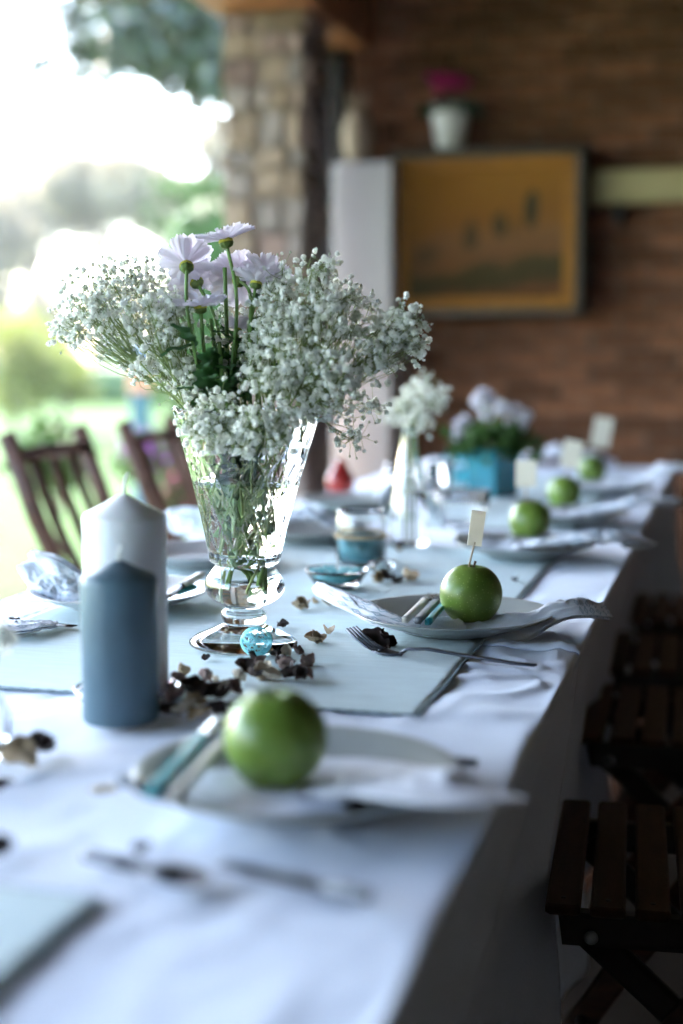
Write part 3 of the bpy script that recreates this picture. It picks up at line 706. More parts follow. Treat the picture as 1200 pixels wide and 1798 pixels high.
def utensil(a, b, kind, hm, label, wd=.011, bl=.085, hm2=None):
    """a = handle end, b = blade end"""
    hm2 = hm2 or m_steel; a = Vector(a); b = Vector(b); t = thing(kind, label, 'cutlery', a); d = b - a; L_ = d.length; u = d.normalized(); s_ = u.cross(Vector((0, 0, 1))).normalized()
    hl = L_ - bl
    g = MB(); g.bar([u * 0, u * hl * .1, u * hl * .5, u * hl], wd, .0075, s_); g.build('handle', hm, t)
    MB().tube([u * (hl - .001), u * (hl + .004)], .0045, 10).build('bolster', hm2, t)
    n = u.cross(s_)
    if kind == 'table_knife':
        g = MB(); g.bar([u * (hl + .002), u * (hl + .015), u * (L_ - .02), u * (L_ - .004)], .015, .0016, s_); g.build('blade', hm2, t)
    elif kind == 'table_fork':
        g = MB(); g.bar([u * (hl + .002), u * (hl + bl * .45)], .005, .003, s_); g.bar([u * (hl + bl * .42), u * (hl + bl * .55)], .018, .002, s_); g.build('neck', hm2, t)
        for k in (-1.5, -.5, .5, 1.5): MB().bar([u * (hl + bl * .54) + s_ * k * .005, u * L_ + s_ * k * .005 + n * .004], .0028, .0018, s_).build('tine', hm2, t)
    else:
        g = MB(); g.bar([u * (hl + .002), u * (hl + bl * .5)], .005, .003, s_); g.build('neck', hm2, t)
        m = Matrix.Translation(u * (hl + bl * .72)) @ u.to_track_quat('X', 'Z').to_matrix().to_4x4()
        g = MB(); g.lathe([(.002, -.004), (.5, -.0035), (.85, -.001), (1., .001)], 24, m @ Matrix.Diagonal((.024, .016, 1, 1)), cap=False); o = g.build('bowl', hm2, t); solidify(o, .001)
    return t

PX1, PX2 = (-.330, 1.075), (-.342, 1.812)
plates = [(PX1, .265, 'grey stoneware plate nearest the camera under the blurred green apple', m_plate), (PX2, .262, 'grey stoneware plate in focus right of the glass vase', m_plate)]
p3 = at(922, 955, .775); p4 = at(1003, 900, .775); p5 = at(1065, 853, .775)
plates += [((p3.x, p3.y), .25, 'third grey stoneware plate on the right side of the table', m_plate), ((p4.x, p4.y), .25, 'fourth grey stoneware plate on the right side of the table', m_plate), ((p5.x, p5.y), .25, 'farthest plate on the right side of the table', m_plate)]
l1 = at(212, 1037, .775); l2 = at(352, 968, .775); l3 = at(550, 928, .775); l4 = at(612, 876, .775)
plates += [((l1.x, l1.y), .262, 'pale plate behind the two candles', m_platew), ((l2.x, l2.y), .25, 'pale plate left of the glass vase at the table edge', m_platew),
           ((l3.x, l3.y), .25, 'dark green grey plate right behind the glass vase', m_plate), ((l4.x, l4.y), .25, 'plate under the red pear', m_plate)]
for p, d, lab, mt in plates: plate(p, d, lab, mt)

# apples
ap1 = at(488, 1372, ZS + .014); a1, _ = apple((ap1.x, ap1.y), .083, 'large blurred green apple on the nearest plate', .4, (.05, -.05), ZS + .012, .01)
ap2 = at(823, 1090, ZS + .012); a2, zt2 = apple((ap2.x, ap2.y), .081, 'sharp green apple on the focused plate', 1.1, (.06, .06), ZS + .010, .02)
for (x, y, d, lab) in ((931, 947, .080, 'third green apple from the camera'), (991, 890, .078, 'fourth green apple from the camera'), (1041, 845, .078, 'farthest green apple near the end of the table')):
    q = at(x, y, ZS + .012); apple((q.x, q.y), d, lab, x * .1, (.03, .05), ZS + .010, .01)
def topick(x0, y0, x1, y1, Y, cw_, chh, yawc, lab, tiltc=0.): pick(atY(x0, y0, Y), atY(x1, y1, Y), cw_, chh, yawc, lab, tiltc)
topick(822, 1002, 834, 952, ap2.y, .024, .042, R(50), 'cream card pick in the sharp green apple', .16)
q3 = at(931, 947, ZS + .012); topick(924, 893, 924, 850, q3.y, .039, .046, R(12), 'cream card pick in the third apple')
q4 = at(991, 890, ZS + .012); topick(992, 846, 1000, 818, q4.y, .045, .060, R(15), 'cream card pick in the fourth apple', .2)
q5 = at(1041, 845, ZS + .012); topick(1048, 798, 1053, 783, q5.y, .052, .080, R(15), 'cream card pick in the farthest apple', .16)

# napkins --------------------------------------------------------------
def P(x, y, z): return at(x, y, z)
napkin([(-.540, 1.865, .792), (-.505, 1.835, .791), (-.455, 1.785, .786), (-.41, 1.755, .776), (-.37, 1.765, .768), (-.33, 1.79, .765)], [.022, .042, .046, .048, .055, .06],
       'rolled blue printed napkin end left of the cutlery on the focused plate', m_nap2, folds=1.2, amp=.0022, seed=1, sag=.2)
napkin([(-.37, 1.815, .762), (-.31, 1.822, .763), (-.25, 1.828, .771), (-.212, 1.835, .785), (-.186, 1.85, .787), (-.156, 1.872, .778)], [.11, .11, .095, .060, .058, .050],
       'blue printed napkin under the sharp apple hanging past the table edge', m_nap, folds=1.2, amp=.0035, seed=2, sag=.22)
napkin([P(330, 1385, .763), P(450, 1390, .7625), P(600, 1375, .7635), P(700, 1378, .776), P(780, 1385, .786), P(862, 1395, .772)], [.10, .13, .14, .115, .09, .07],
       'pale blue napkin under the blurred near apple', m_napp, folds=1.0, amp=.0018, seed=3)
for i, (q, lab) in enumerate(((p3, 'blue white napkin on the third plate'), (p4, 'blue white napkin on the fourth plate'), (p5, 'blue white napkin on the farthest plate'))):
    napkin([(q.x - .08, q.y, .770), (q.x, q.y + .01, .768), (q.x + .08, q.y, .782), (q.x + .15, q.y + .01, .786 + .018 * i), (q.x + .21, q.y + .05, .772 + .02 * i)], [.10, .13, .09, .08 + .04 * i, .06 + .05 * i], lab, m_nap2, folds=2.5, amp=.007, seed=7 + i, nu=60, nv=20)
# left plates: standing printed napkin behind the candles
napkin([atY(52, 985, 1.86), atY(85, 1005, 1.84), atY(120, 1028, 1.83), atY(150, 1042, 1.83), atY(200, 1048, 1.85)], [.035, .055, .055, .05, .05], 'white napkin with grey blue print sticking up behind the white candle', m_nap2, folds=1.3, amp=.006, seed=12,
       tw=[-1.1, -1.1, -.9, -.4, 0], nu=60, nv=20)
napkin([atY(292, 908, 2.52), atY(325, 912, 2.5), atY(368, 918, 2.48), atY(410, 925, 2.46)], [.030, .052, .052, .04], 'napkin fold raised on the plate left of the vase', m_nap2, folds=1, amp=.006, seed=14, tw=[-1.1, -1.1, -1.0, -.9], nu=50, nv=18)
napkin([(l3.x - .09, l3.y - .02, .78), (l3.x - .02, l3.y, .80), (l3.x + .05, l3.y, .785), (l3.x + .10, l3.y, .772)], [.06, .09, .1, .06], 'printed napkin on the dark plate behind the vase', m_nap2, folds=2.5, amp=.010, seed=15, nu=50, nv=18)
napkin([(l4.x + .08, l4.y + .07, .77), (l4.x + .12, l4.y + .06, .815), (l4.x + .18, l4.y + .06, .80), (l4.x + .26, l4.y + .09, .765)], [.08, .13, .12, .08], 'crumpled white napkin beside the red pear', m_napp, folds=2.5, amp=.014, seed=16, nu=50, nv=18)
napkin([P(-30, 1100, .757), P(20, 1103, .760), P(60, 1100, .760), P(92, 1098, .757)], [.07, .075, .05, .02], 'white printed napkin corner lying at the left edge', m_nap2, folds=1.5, amp=.002, seed=18, nu=50, nv=18)
for i, (x, y) in enumerate(((760, 835), (960, 815))):
    q = at(x, y, .77); napkin([(q.x - .12, q.y, .765), (q.x, q.y, .80), (q.x + .12, q.y + .03, .79), (q.x + .2, q.y + .05, .765)], [.12, .16, .15, .1], ('white napkin heap left of the turquoise planter', 'white napkin heap right of the turquoise planter')[i], m_napp, folds=2.5, amp=.014, seed=20 + i, nu=50, nv=18)

# cutlery ----------------------------------------------------------------
G2 = 'small table knife'
utensil(P(712, 1088, .792), P(760, 1042, .777), 'table_knife', m_hcream, 'cream handled knife on the focused plate', wd=.0085)
utensil(P(734, 1090, .792), P(778, 1044, .777), 'table_fork', m_hgrey, 'grey handled fork on the focused plate', wd=.0085)
utensil(P(752, 1092, .790), P(792, 1048, .777), 'table_spoon', m_hteal, 'teal handled spoon on the focused plate', wd=.008)
utensil(P(268, 1392, .790), P(392, 1255, .786), 'table_knife', m_hteal, 'teal handled knife on the near plate', wd=.011)
utensil(P(308, 1398, .788), P(430, 1262, .784), 'table_fork', m_hcream, 'cream handled fork on the near plate', wd=.009)
utensil(P(212, 1368, .786), P(300, 1398, .780), 'table_spoon', m_hgrey, 'short dark handled spoon on the near plate rim', wd=.010, bl=.04)
utensil(P(355, 1008, .792), P(285, 1050, .780), 'table_knife', m_hcream, 'cream handled knife on the plate behind the candles', wd=.012, bl=.07)
utensil(P(340, 1030, .782), P(270, 1052, .777), 'table_spoon', m_hteal, 'teal handled spoon on the plate behind the candles', wd=.014, bl=.05)
utensil(P(0, 1086, .757), P(135, 1100, .757), 'table_knife', m_steel, 'steel knife lying flat left of the white candle', wd=.009, bl=.10)
utensil(P(650, 1572, .757), P(380, 1515, .757), 'table_knife', m_hgrey, 'dark knife lying blurred in front of the near plate', wd=.009, bl=.09, hm2=m_dsteel)
utensil(P(150, 1500, .757), P(345, 1545, .757), 'table_spoon', m_dsteel, 'blurred dark spoon lying in front of the near plate', wd=.007, bl=.05, hm2=m_dsteel)
utensil(P(838, 1340, .758), P(700, 1326, .757), 'table_fork', m_hgrey, 'dark handled fork sticking out behind the near plate', wd=.008, bl=.05)
for i, (q, lab) in enumerate(((p3, 'third'), (p4, 'fourth'))):
    utensil((q.x - .12, q.y - .04, .79), (q.x - .02, q.y + .09, .778), 'table_knife', m_hcream, f'cream handled knife on the {lab} plate')
# the fork in focus, tines up over a dark petal
def big_fork():
    tip = P(617, 1102, .778); nk = P(705, 1147, ZS + .003); en = P(940, 1168, ZS + .003)
    t = thing('serving_fork', 'dark steel fork lying before the focused plate with raised tines', 'fork', nk)
    d = (en - nk); back = (tip - nk); s_ = back.cross(Vector((0, 0, 1))).normalized()
    def c(k): return back * k + Vector((0, 0, -.010)) * math.sin(min(1, k) * math.pi)
    MB().bar([(0, 0, 0), d * .05 + Vector((0, 0, .006)), d * .2 + Vector((0, 0, .008)), d * .5 + Vector((0, 0, .004)), d * .85, d], .0085, .0030, s_).build('handle', m_dsteel, t)
    g = MB(); pts = [c(0), c(.15), c(.30), c(.46)]; wds = [.007, .014, .022, .024]; vs = []
    for q, w_ in zip(pts, wds):
        for a, b in ((-1, 0), (-.5, -.0022), (0, -.003), (.5, -.0022), (1, 0)): vs.append(q + s_ * a * w_ / 2 + Vector((0, 0, b)))
    g.add(vs, [(k * 5 + i, k * 5 + i + 1, k * 5 + 6 + i, k * 5 + 5 + i) for k in range(3) for i in range(4)]); o = g.build('neck', m_dsteel, t); solidify(o, .0018)
    for k in (-1.5, -.5, .5, 1.5):
        MB().bar([c(.44) + s_ * k * .0062, c(.6) + s_ * k * .0062, c(.8) + s_ * k * .0063, c(1) + s_ * k * .0060], .0032, .0022, s_).build('tine', m_dsteel, t)
big_fork()

# candles ----------------------------------------------------------------
def candle(px, r, h, cone, mat, label, wl):
    t = thing('pillar_candle', label, 'candle', (px.x, px.y, ZS))
    prof = [(r * .96, 0), (r, .003), (r, h - .006), (r * .985, h - .001), (r * .93, h + .002), (r * .5, h + cone * .55), (r * .15, h + cone * .95), (.003, h + cone)]
    MB().lathe(prof, 72, fn=lambda q, z, a: (q * (1 + .004 * math.sin(3 * a + z * 20)), z)).build('wax', mat, t)
    MB().tube([(0, 0, h + cone - .006), (.001, 0, h + cone + wl * .5), (.004, -.001, h + cone + wl * .85), (.006, -.002, h + cone + wl)], [.0019, .0018, .0019, .0015], 7).build('wick', m_wick, t)
    return t
cb = at(213, 1262, ZS); candle(cb, .0375, .142, .016, m_candle_b, 'blue grey pillar candle in front of the white candle', .016)
cwp = at(224, 1222, ZS); cwp.y = max(cwp.y, cb.y + .085)
tc_ = candle(cwp, .0435, .192, .022, m_candle_w, 'tall white pillar candle behind the blue candle', .022)
t = thing('glass_coaster', 'shallow clear glass dish around the foot of the white candle', 'dish', (cwp.x, cwp.y, ZS - .001))
MB().lathe([(.046, 0), (.052, .001), (.056, .012), (.0545, .012), (.0505, .003), (.046, .002)], 64, cap=False).build('rim', m_glass, t)

# wire ball
q = at(451, 1153, ZS); t = thing('wire_ball', 'small turquoise wire ball in front of the vase foot', 'wire ball', (q.x, q.y, ZS + .0185))
g = MB(); rr = random.Random(4)
for k in range(26):
    n = rv(rr); a = n.orthogonal().normalized(); b = n.cross(a); off = rr.uniform(-.45, .45); r = .0185 * math.sqrt(1 - off * off)
    pts = []
    for i in range(25):
        an = i / 24 * 2 * math.pi; v = n * off * .0185 + (a * math.cos(an) + b * math.sin(an)) * r
        v = v * (1 + .05 * nz3(v.x * 200, v.y * 200, k)); v.z *= .95
        pts.append((v.x * 1., v.y * 1., v.z))
    g.tube(pts, .00055, 4)
o = g.build('wire', m_wire, t); o['kind'] = 'stuff'

# =================================================================== VASE
q = at(428, 1131, ZS); VX, VY = q.x, q.y
VT = Matrix.Rotation(R(1.3), 4, 'Y')
vase = thing('glass_vase', 'large cut glass vase holding the white bouquet', 'vase', (VX, VY, ZS)); vase.rotation_euler = (0, R(1.3), 0)
outer = [(.066, 0), (.0675, .002), (.067, .005), (.060, .010), (.048, .0155), (.036, .0205), (.029, .0245), (.0255, .0265), (.0250, .029), (.0275, .032), (.0285, .037), (.0275, .042), (.024, .045), (.0225, .048),
         (.026, .051), (.036, .055), (.045, .062), (.0495, .070), (.0500, .076), (.0470, .085), (.0410, .093), (.0372, .098), (.0362, .1005), (.0375, .102), (.0420, .1035), (.0440, .106)]
zc0, zc1 = .108, .288
def cup(z): k = (z - .106) / (.288 - .106); return .0442 + .046 * (k ** 1.18)
NC = 150
cupz = [zc0 + (zc1 - zc0) * k / NC for k in range(NC + 1)]
prof = outer + [(cup(z), z) for z in cupz]
def cut(r, z, a):
    if z > zc0 + .003:
        d = 0.; band = min(1, max(0, (z - .122) / .004)) * min(1, max(0, (.232 - z) / .004))
        if band > 0:
            P1 = (a * 14 / (2 * math.pi) + (z - .12) * 16) % 1; P2 = (a * 14 / (2 * math.pi) - (z - .12) * 16) % 1
            for P_ in (P1, P2):
                dd = abs(P_ - .5); d = max(d, max(0, 1 - dd / .085)) 
            P3 = (a * 28 / (2 * math.pi)) % 1
            d = max(d, .5 * max(0, 1 - abs(P3 - .5) / .08) * (1 if int((z - .12) * 28) % 3 == 1 else 0)) * band
        flute = min(1, max(0, (z - .236) / .01))
        if flute > 0: d = max(d, flute * (.5 - .5 * math.cos(a * 16)) * 1.0)
        low = min(1, max(0, (.121 - z) / .004)) 
        if low > 0: d = max(d, low * .5 * (.5 - .5 * math.cos(a * 24)))
        r = r - .0016 * d
        if z > .275: return r + 0, z + .003 * (.5 - .5 * math.cos(a * 16)) * (z - .275) / .013
    elif .052 < z < .098: r = r * (1 + .006 * math.cos(a * 8))
    return r, z
rim = [(cup(zc1) - .0015, zc1 + .0015), (cup(zc1) - .0035, zc1 + .0012), (cup(zc1) - .0048, zc1 - .001)]
inner = [(cup(z) - .0052, z) for z in [zc1 - .004 - (zc1 - .118) * k / 40 for k in range(41)]] + [(.0375, .112), (.0335, .104), (.0325, .100), (.0345, .095), (.0415, .085), (.0448, .076), (.0440, .070), (.038, .062), (.028, .0575), (.012, .0555), (.0005, .055)]
g = MB(); NS = 224; g.lathe(prof, NS, cap=False, fn=cut)
n0 = len(prof); base = len(g.v)
for (r, z) in rim + inner:
    for i in range(NS):
        a = 2 * math.pi * i / NS; zz = z + (.003 * (.5 - .5 * math.cos(a * 16)) if z > zc1 - .003 else 0); g.v.append((r * math.cos(a), r * math.sin(a), zz))
tot = n0 + len(rim) + len(inner)
for k in range(n0 - 1, tot - 1):
    for i in range(NS):
        j = (i + 1) % NS; g.f.append((k * NS + i, k * NS + j, (k + 1) * NS + j, (k + 1) * NS + i))
g.f.append(tuple(range(NS - 1, -1, -1))); g.f.append(tuple((tot - 1) * NS + i for i in range(NS)))
g.build('glass_body', m_glass, vase)
WL = .205
wp = [(.0005, .0548), (.0125, .0552), (.0284, .0571), (.0384, .0617), (.0444, .0698), (.0452, .076), (.0419, .0852), (.0349, .0951), (.0329, .1), (.0339, .104), (.0379, .112)] + [(cup(z) - .0048, z) for z in [.118 + (WL - .118) * k / 12 for k in range(13)]]
g = MB(); g.lathe(wp, 96); g.build('water', m_water, vase)

# =================================================================== FLOWERS
def blossom(g, c, r, rr, m=None):
    """small ruffled double flower"""
    ax = rv(rr); ax = (ax + Vector((0, 0, .8))).normalized(); a = ax.orthogonal().normalized(); b = ax.cross(a); c = Vector(c)
    vs, fs = [], []
    for ring, (n, el, rad) in enumerate(((8, -.2, .95), (8, .35, 1.05), (6, .85, .95), (4, 1.3, .9))):
        for k in range(n):
            an = (k + rr.random() * .5) / n * 6.283 + ring; e = el + rr.uniform(-.2, .2)
            d = (a * math.cos(an) + b * math.sin(an)) * math.cos(e) + ax * math.sin(e); s_ = (a * -math.sin(an) + b * math.cos(an)); L_ = r * rad * rr.uniform(.85, 1.1)
            o = len(vs); w_ = r * .38; tip = c + d * L_
            nn = d.cross(s_) * r * .12
            vs += [c, c + d * L_ * .6 + s_ * w_ + nn, tip + s_ * w_ * .5 - nn, tip - s_ * w_ * .55 + nn, c + d * L_ * .6 - s_ * w_ - nn]
            fs += [(o, o + 1, o + 2), (o, o + 2, o + 3), (o, o + 3, o + 4)]
    g.add(vs, fs)
BL = []
for k in range(6):
    g = MB(); blossom(g, (0, 0, 0), 1., random.Random(k)); BL.append(g.mesh('blossom', m_gyp, False))
def catmull(pts, n):
    K = len(pts) - 1; out = []
    for j in range(n + 1):
        s = min(j / n * K, K - 1e-6); i = int(s); f = s - i
        p0, p1, p2, p3 = pts[max(i - 1, 0)], pts[i], pts[i + 1], pts[min(i + 2, K)]
        out.append(.5 * ((2 * p1) + (p2 - p0) * f + (2 * p0 - 5 * p1 + 4 * p2 - p3) * f * f + (3 * p1 - p0 - 3 * p2 + p3) * f ** 3))
    return out
VB = Vector((VX, VY, ZS))
def vpt(x, y, z): return VB + VT @ Vector((x, y, z))
RIMZ = .285
def stem_path(target, ang0, r0, rr, rimmax=.072, deep=True):
    """from vase bottom through neck and cup out over the rim to target"""
    bot = vpt(r0 * math.cos(ang0), r0 * math.sin(ang0), .062 + rr.uniform(0, .012))
    d = target - vpt(0, 0, .29); h = Vector((d.x, d.y, 0)); hl = h.length; hu = h.normalized() if hl > 1e-4 else Vector((1, 0, 0))
    rim_r = min(rimmax, hl * .55 + .01); rimp = vpt(hu.x * rim_r, hu.y * rim_r, RIMZ)
    neck = vpt(.020 * math.cos(ang0 + .6) + hu.x * .006, .020 * math.sin(ang0 + .6) + hu.y * .006, .108)
    mid = vpt(hu.x * rim_r * .45 + rr.uniform(-.012, .012), hu.y * rim_r * .45 + rr.uniform(-.012, .012), .19)
    if not deep:
        a_ = ang0 + rr.uniform(-.8, .8); low = vpt(.028 * math.cos(a_), .028 * math.sin(a_), rr.uniform(.13, .175)); bot = low; mid = mid + Vector((0, 0, .03)); neck = (low + mid) / 2
    return [bot, neck, mid, rimp, rimp + (target - rimp) * .5 + Vector((0, 0, .012)), target]
GS = 'gypsophila sprays in the glass vase'
def spray(blobs, label, seed, nparts=18, base_r=.020, dens=1., origin=None, bsz=.0044, group=GS, simple=False, nbl=34, path=None):
    rr = random.Random(seed); cs = [(atY(x, y, Y), rpx * Y / 2497 * 1.02) for (x, y, rpx, Y) in blobs]
    o0 = Vector(origin) if origin else VB
    t = thing('gypsophila_spray', label, 'flower spray', o0, group=group)
    st = MB(); bl = MB(); bu = MB(); npart = 0
    cen = sum((c for c, _ in cs), Vector()) / len(cs)
    ang = rr.uniform(0, 6.28)
    pth0 = None
    for (c, rad) in cs:
        if origin: pth = [o0, o0 + Vector((0, 0, .12)), o0 + Vector(((c.x - o0.x) * .2, (c.y - o0.y) * .2, .235)), c]; hub = c - (c - pth[2]) * .35; pth[-1] = hub
        else:
            pth = stem_path(c, ang, base_r, rr, deep=(seed % 4 == 0)); rimp = pth[3]; hub = rimp + (c - rimp) * .62; fst = pth0 is None; pth0 = pth0 or list(pth); pth[-1] = hub; pth[-2] = rimp + (hub - rimp) * .5 + Vector((0, 0, .006))
        if not origin and not fst: pth = [pth0[2] + (pth0[3] - pth0[2]) * .6, pth0[3] * .6 + pth[3] * .4, (pth0[3] + pth[3]) * .2 + hub * .6, hub]
        n = catmull(pth, 18); st.tube([p - o0 for p in n], [.0017 - .0009 * k / 18 for k in range(19)], 5)
        ncl = max(5, int(rad / .0017 * dens))
        for k in range(ncl):
            d = rv(rr); q = c + Vector((d.x, d.y * .9, d.z)) * rad * (rr.random() ** .5); s0 = n[18 - rr.randrange(5)]
            mid = (s0 + q) / 2 + rv(rr) * .009 + Vector((0, 0, -.004)); tw_ = catmull([s0, mid, q], 5)
            st.tube([p - o0 for p in tw_], [.0007, .00065, .0006, .0005, .0005, .00045], 4)
            for j in range(rr.randint(5, 9) if not simple else 6):
                e = q + rv(rr) * rr.uniform(.006, .024); st.tube([q - o0, (q + e) / 2 + rv(rr) * .0015 - o0, e - o0], .00032, 3)
                if rr.random() < .80:
                    s = bsz * (.42 + .78 * rr.random() ** .8)
                    if npart < nparts and rr.random() < .5:
                        me = BL[rr.randrange(6)]; ob = link('blossom', me, t, e - o0, (rr.uniform(-.6, .6), rr.uniform(-.6, .6), rr.uniform(0, 6)), (s, s, s)); npart += 1
                    else: blossom(bl, e - o0, s, rr)
                else: bu.lathe([(.0002, -.0016), (.0013, -.0008), (.0015, .0002), (.0010, .0014), (.0003, .002)], 6, Matrix.Translation(e - o0))
    st.build('stem', m_gstem, t); o = bl.build('blossoms', m_gyp, t, smooth=False); o['kind'] = 'stuff'
    if bu.v: o = bu.build('buds', m_bud, t); o['kind'] = 'stuff'
    return t
Y0 = VY
SP = [
 ([(125, 565, 52, Y0 - .02), (180, 515, 58, Y0)], 'gypsophila spray reaching farthest left'),
 ([(245, 505, 56, Y0 + .04), (205, 590, 54, Y0 + .05)], 'gypsophila spray at the upper left of the bouquet'),
 ([(265, 570, 60, Y0 - .05), (165, 550, 50, Y0 - .06)], 'blurred near gypsophila spray on the left of the bouquet'),
 ([(300, 600, 45, Y0 + .02), (330, 660, 40, Y0 - .02), (250, 655, 22, Y0 - .01)], 'gypsophila spray left of the daisy stems'),
 ([(310, 490, 36, Y0 + .07)], 'small gypsophila spray behind the left daisies'),
 ([(345, 745, 42, Y0 - .08), (395, 770, 40, Y0 - .09)], 'gypsophila spray hanging over the left rim of the vase'),
 ([(450, 765, 44, Y0 - .10), (400, 720, 38, Y0 - .07)], 'gypsophila spray hanging over the front rim of the vase'),
 ([(500, 735, 48, Y0 - .09), (480, 670, 44, Y0 - .08)], 'gypsophila spray over the right front of the vase'),
 ([(505, 510, 46, Y0 + .02), (560, 480, 30, Y0 + .0)], 'upright gypsophila spray right of the daisies'),
 ([(560, 540, 58, Y0 - .03), (510, 590, 46, Y0 - .05)], 'dense gypsophila spray right of the centre'),
 ([(625, 570, 64, Y0 + .03), (600, 515, 44, Y0 + .05)], 'gypsophila spray before the white cabinet'),
 ([(560, 640, 66, Y0 - .07), (595, 680, 50, Y0 - .05)], 'gypsophila spray low on the right side'),
 ([(655, 615, 56, Y0 - .01), (695, 585, 44, Y0)], 'gypsophila spray reaching right over the table'),
 ([(715, 562, 32, Y0 - .005), (726, 608, 26, Y0)], 'sharp gypsophila tip at the far right of the bouquet'),
 ([(620, 765, 17, Y0), (655, 715, 13, Y0 + .01)], 'thin gypsophila twig drooping right of the vase rim'),
 ([(540, 590, 48, Y0 + .07), (460, 580, 30, Y0 + .05)], 'gypsophila spray at the back of the bouquet'),
 ([(450, 625, 18, Y0 - .02), (350, 690, 22, Y0 - .03)], 'gypsophila spray among the daisy stems'),
 ([(490, 545, 44, Y0 - .01), (450, 600, 26, Y0 + .0)], 'gypsophila spray filling the middle right of the daisies'),
 ([(300, 560, 38, Y0 - .03), (280, 625, 34, Y0 + .01)], 'gypsophila spray filling the middle left of the daisies'),
 ([(395, 610, 48, Y0 + .03), (425, 560, 36, Y0 + .05)], 'loose gypsophila spray between the daisy stems'),
 ([(305, 645, 42, Y0 - .01), (335, 700, 34, Y0 + .02)], 'gypsophila spray at the lower left of the bouquet'),
 ([(425, 650, 34, Y0 + .02), (470, 600, 40, Y0 + .03)], 'gypsophila spray joining the daisies to the right side'),
 ([(545, 700, 46, Y0 - .03), (520, 650, 30, Y0 - .0)], 'gypsophila spray just above the right rim'),
]
for i, (b, lab) in enumerate(SP): spray(b, lab, 100 + i, dens=.35 if lab.startswith('loose') else 1.)

# daisies
def pet_mesh():
    def fn(u, v):
        wd = .0064 * (math.sin(min(1, u * 1.02) * math.pi * .56 + .18) ** .8) * (1 if u < .86 else math.sqrt(max(0, 1 - ((u - .86) / .16) ** 2)))
        q = (v - .5) * 2; return (.003 + .029 * u * (1 - .05 * abs(math.sin(q * 3.1))), q * wd, .0015 * q * q + .0012 * math.cos(q * 7) * u - .003 * u * u)
    g = MB().grid(fn, 8, 6); return g.mesh('petal', m_petal, True)
PET = pet_mesh()
def leafm(seed):
    rr = random.Random(seed)
    def fn(u, v):
        q = (v - .5) * 2; w_ = .013 * math.sin(u * 3.05 + .05) ** .7 * (1 + .35 * math.sin(u * 19 + seed)); return (.045 * u, q * w_, .004 * q * q - .012 * u * u + .002 * math.sin(u * 12))
    return MB().grid(fn, 14, 4).mesh('leaf', m_leaf, True)
LEAF = [leafm(k) for k in range(3)]
def daisy(head, facing, label, s=1., cup_=.15, npet=18, seed=0, Yo=0., cutting=None):
    rr = random.Random(seed); hd = Vector(head); f = Vector(facing).normalized(); t = thing('daisy', label, 'flower', VB, group='white lilac daisies in the glass vase')
    ang = rr.uniform(0, 6.28)
    pth = stem_path(hd, ang, .018, rr, .05, deep=seed in (1, 2, 3, 5, 8)); pth[-1] = hd - f * .006 * s; pth[-2] = hd - f * .05 * s + Vector((0, 0, -.02))
    n = catmull(pth, 26); st = MB().tube([p - VB for p in n], [.0027 - .0006 * k / 26 for k in range(27)], 9).build('stem', m_stem, t)
    rot = f.to_track_quat('Z', 'X').to_matrix().to_4x4(); hm = Matrix.Translation(hd - VB) @ rot
    MB().lathe([(.002, -.007), (.0052, -.0055), (.0068, -.0025), (.006, .0)], 20, hm @ Matrix.Scale(s, 4), fn=lambda r, z, a: (r * (1 + .12 * math.cos(13 * a)), z)).build('calyx', m_calyx, t)
    MB().lathe([(.0075, -.0005), (.0068, .0022), (.0040, .0038), (.0005, .0042)], 20, hm @ Matrix.Scale(s, 4)).build('flower_disc', m_disc, t)
    for k in range(npet):
        an = k / npet * 6.283 * (2 if k % 2 else 1) / 1 + rr.uniform(-.1, .1); an = k * 2.39996; lay = k % 3
        el = cup_ + lay * .10 + rr.uniform(-.12, .12)
        m = hm @ Matrix.Rotation(an, 4, 'Z') @ Matrix.Rotation(-el, 4, 'Y') @ Matrix.Rotation(rr.uniform(-.25, .25), 4, 'X') @ Matrix.Scale(s * rr.uniform(.9, 1.08), 4)
        ob = link('petal', PET, t); ob.matrix_local = m
    for k in range(3):
        i = rr.randrange(11, 22); p = n[i] - VB; tn = (n[i + 1] - n[i]).normalized(); d = (rv(rr) + tn * .6).normalized()
        m = Matrix.Translation(p) @ d.to_track_quat('X', 'Z').to_matrix().to_4x4() @ Matrix.Scale(rr.uniform(.6, 1.0), 4); ob = link('leaf', LEAF[rr.randrange(3)], t); ob.matrix_local = m
    return t
cr_ = Vector((math.cos(YAW), math.sin(YAW), 0)); cf = Vector((-math.sin(YAW), math.cos(YAW), 0)); cu = Vector((0, 0, 1))
def F(r, u, f): return cr_ * r + cu * u + cf * f
daisy(atY(397, 424, Y0 + .0), F(-.22, 1, .02), 'tallest daisy at the top of the bouquet', 1.2, .30, 17, 1)
daisy(atY(328, 468, Y0 - .01), F(-.10, .72, .75), 'daisy seen from behind with petals fanned upward', 1.2, .42, 17, 2)
daisy(atY(352, 540, Y0 - .03), F(-.1, 1, -.10), 'lower left daisy facing up', 1.12, .28, 17, 3)
daisy(atY(345, 495, Y0 + .05), F(-.5, .7, .5), 'pale daisy behind the fanned daisy', 1.2, .15, 20, 4)
daisy(atY(420, 492, Y0 + .05), F(-.3, .2, .9), 'pale daisy behind the tallest stem', 1.2, .1, 20, 5)
daisy(atY(450, 498, Y0 + .01), F(.15, 1, .2), 'daisy facing up just left of the gypsophila', 1.0, .35, 20, 6)
daisy(atY(466, 486, Y0 + .06), F(.3, .8, .5), 'pale daisy at the right back of the daisies', 1.15, .2, 20, 7)
daisy(atY(300, 548, Y0 + .05), F(-.6, .7, .3), 'pale daisy low at the left back', .95, .15, 20, 8)
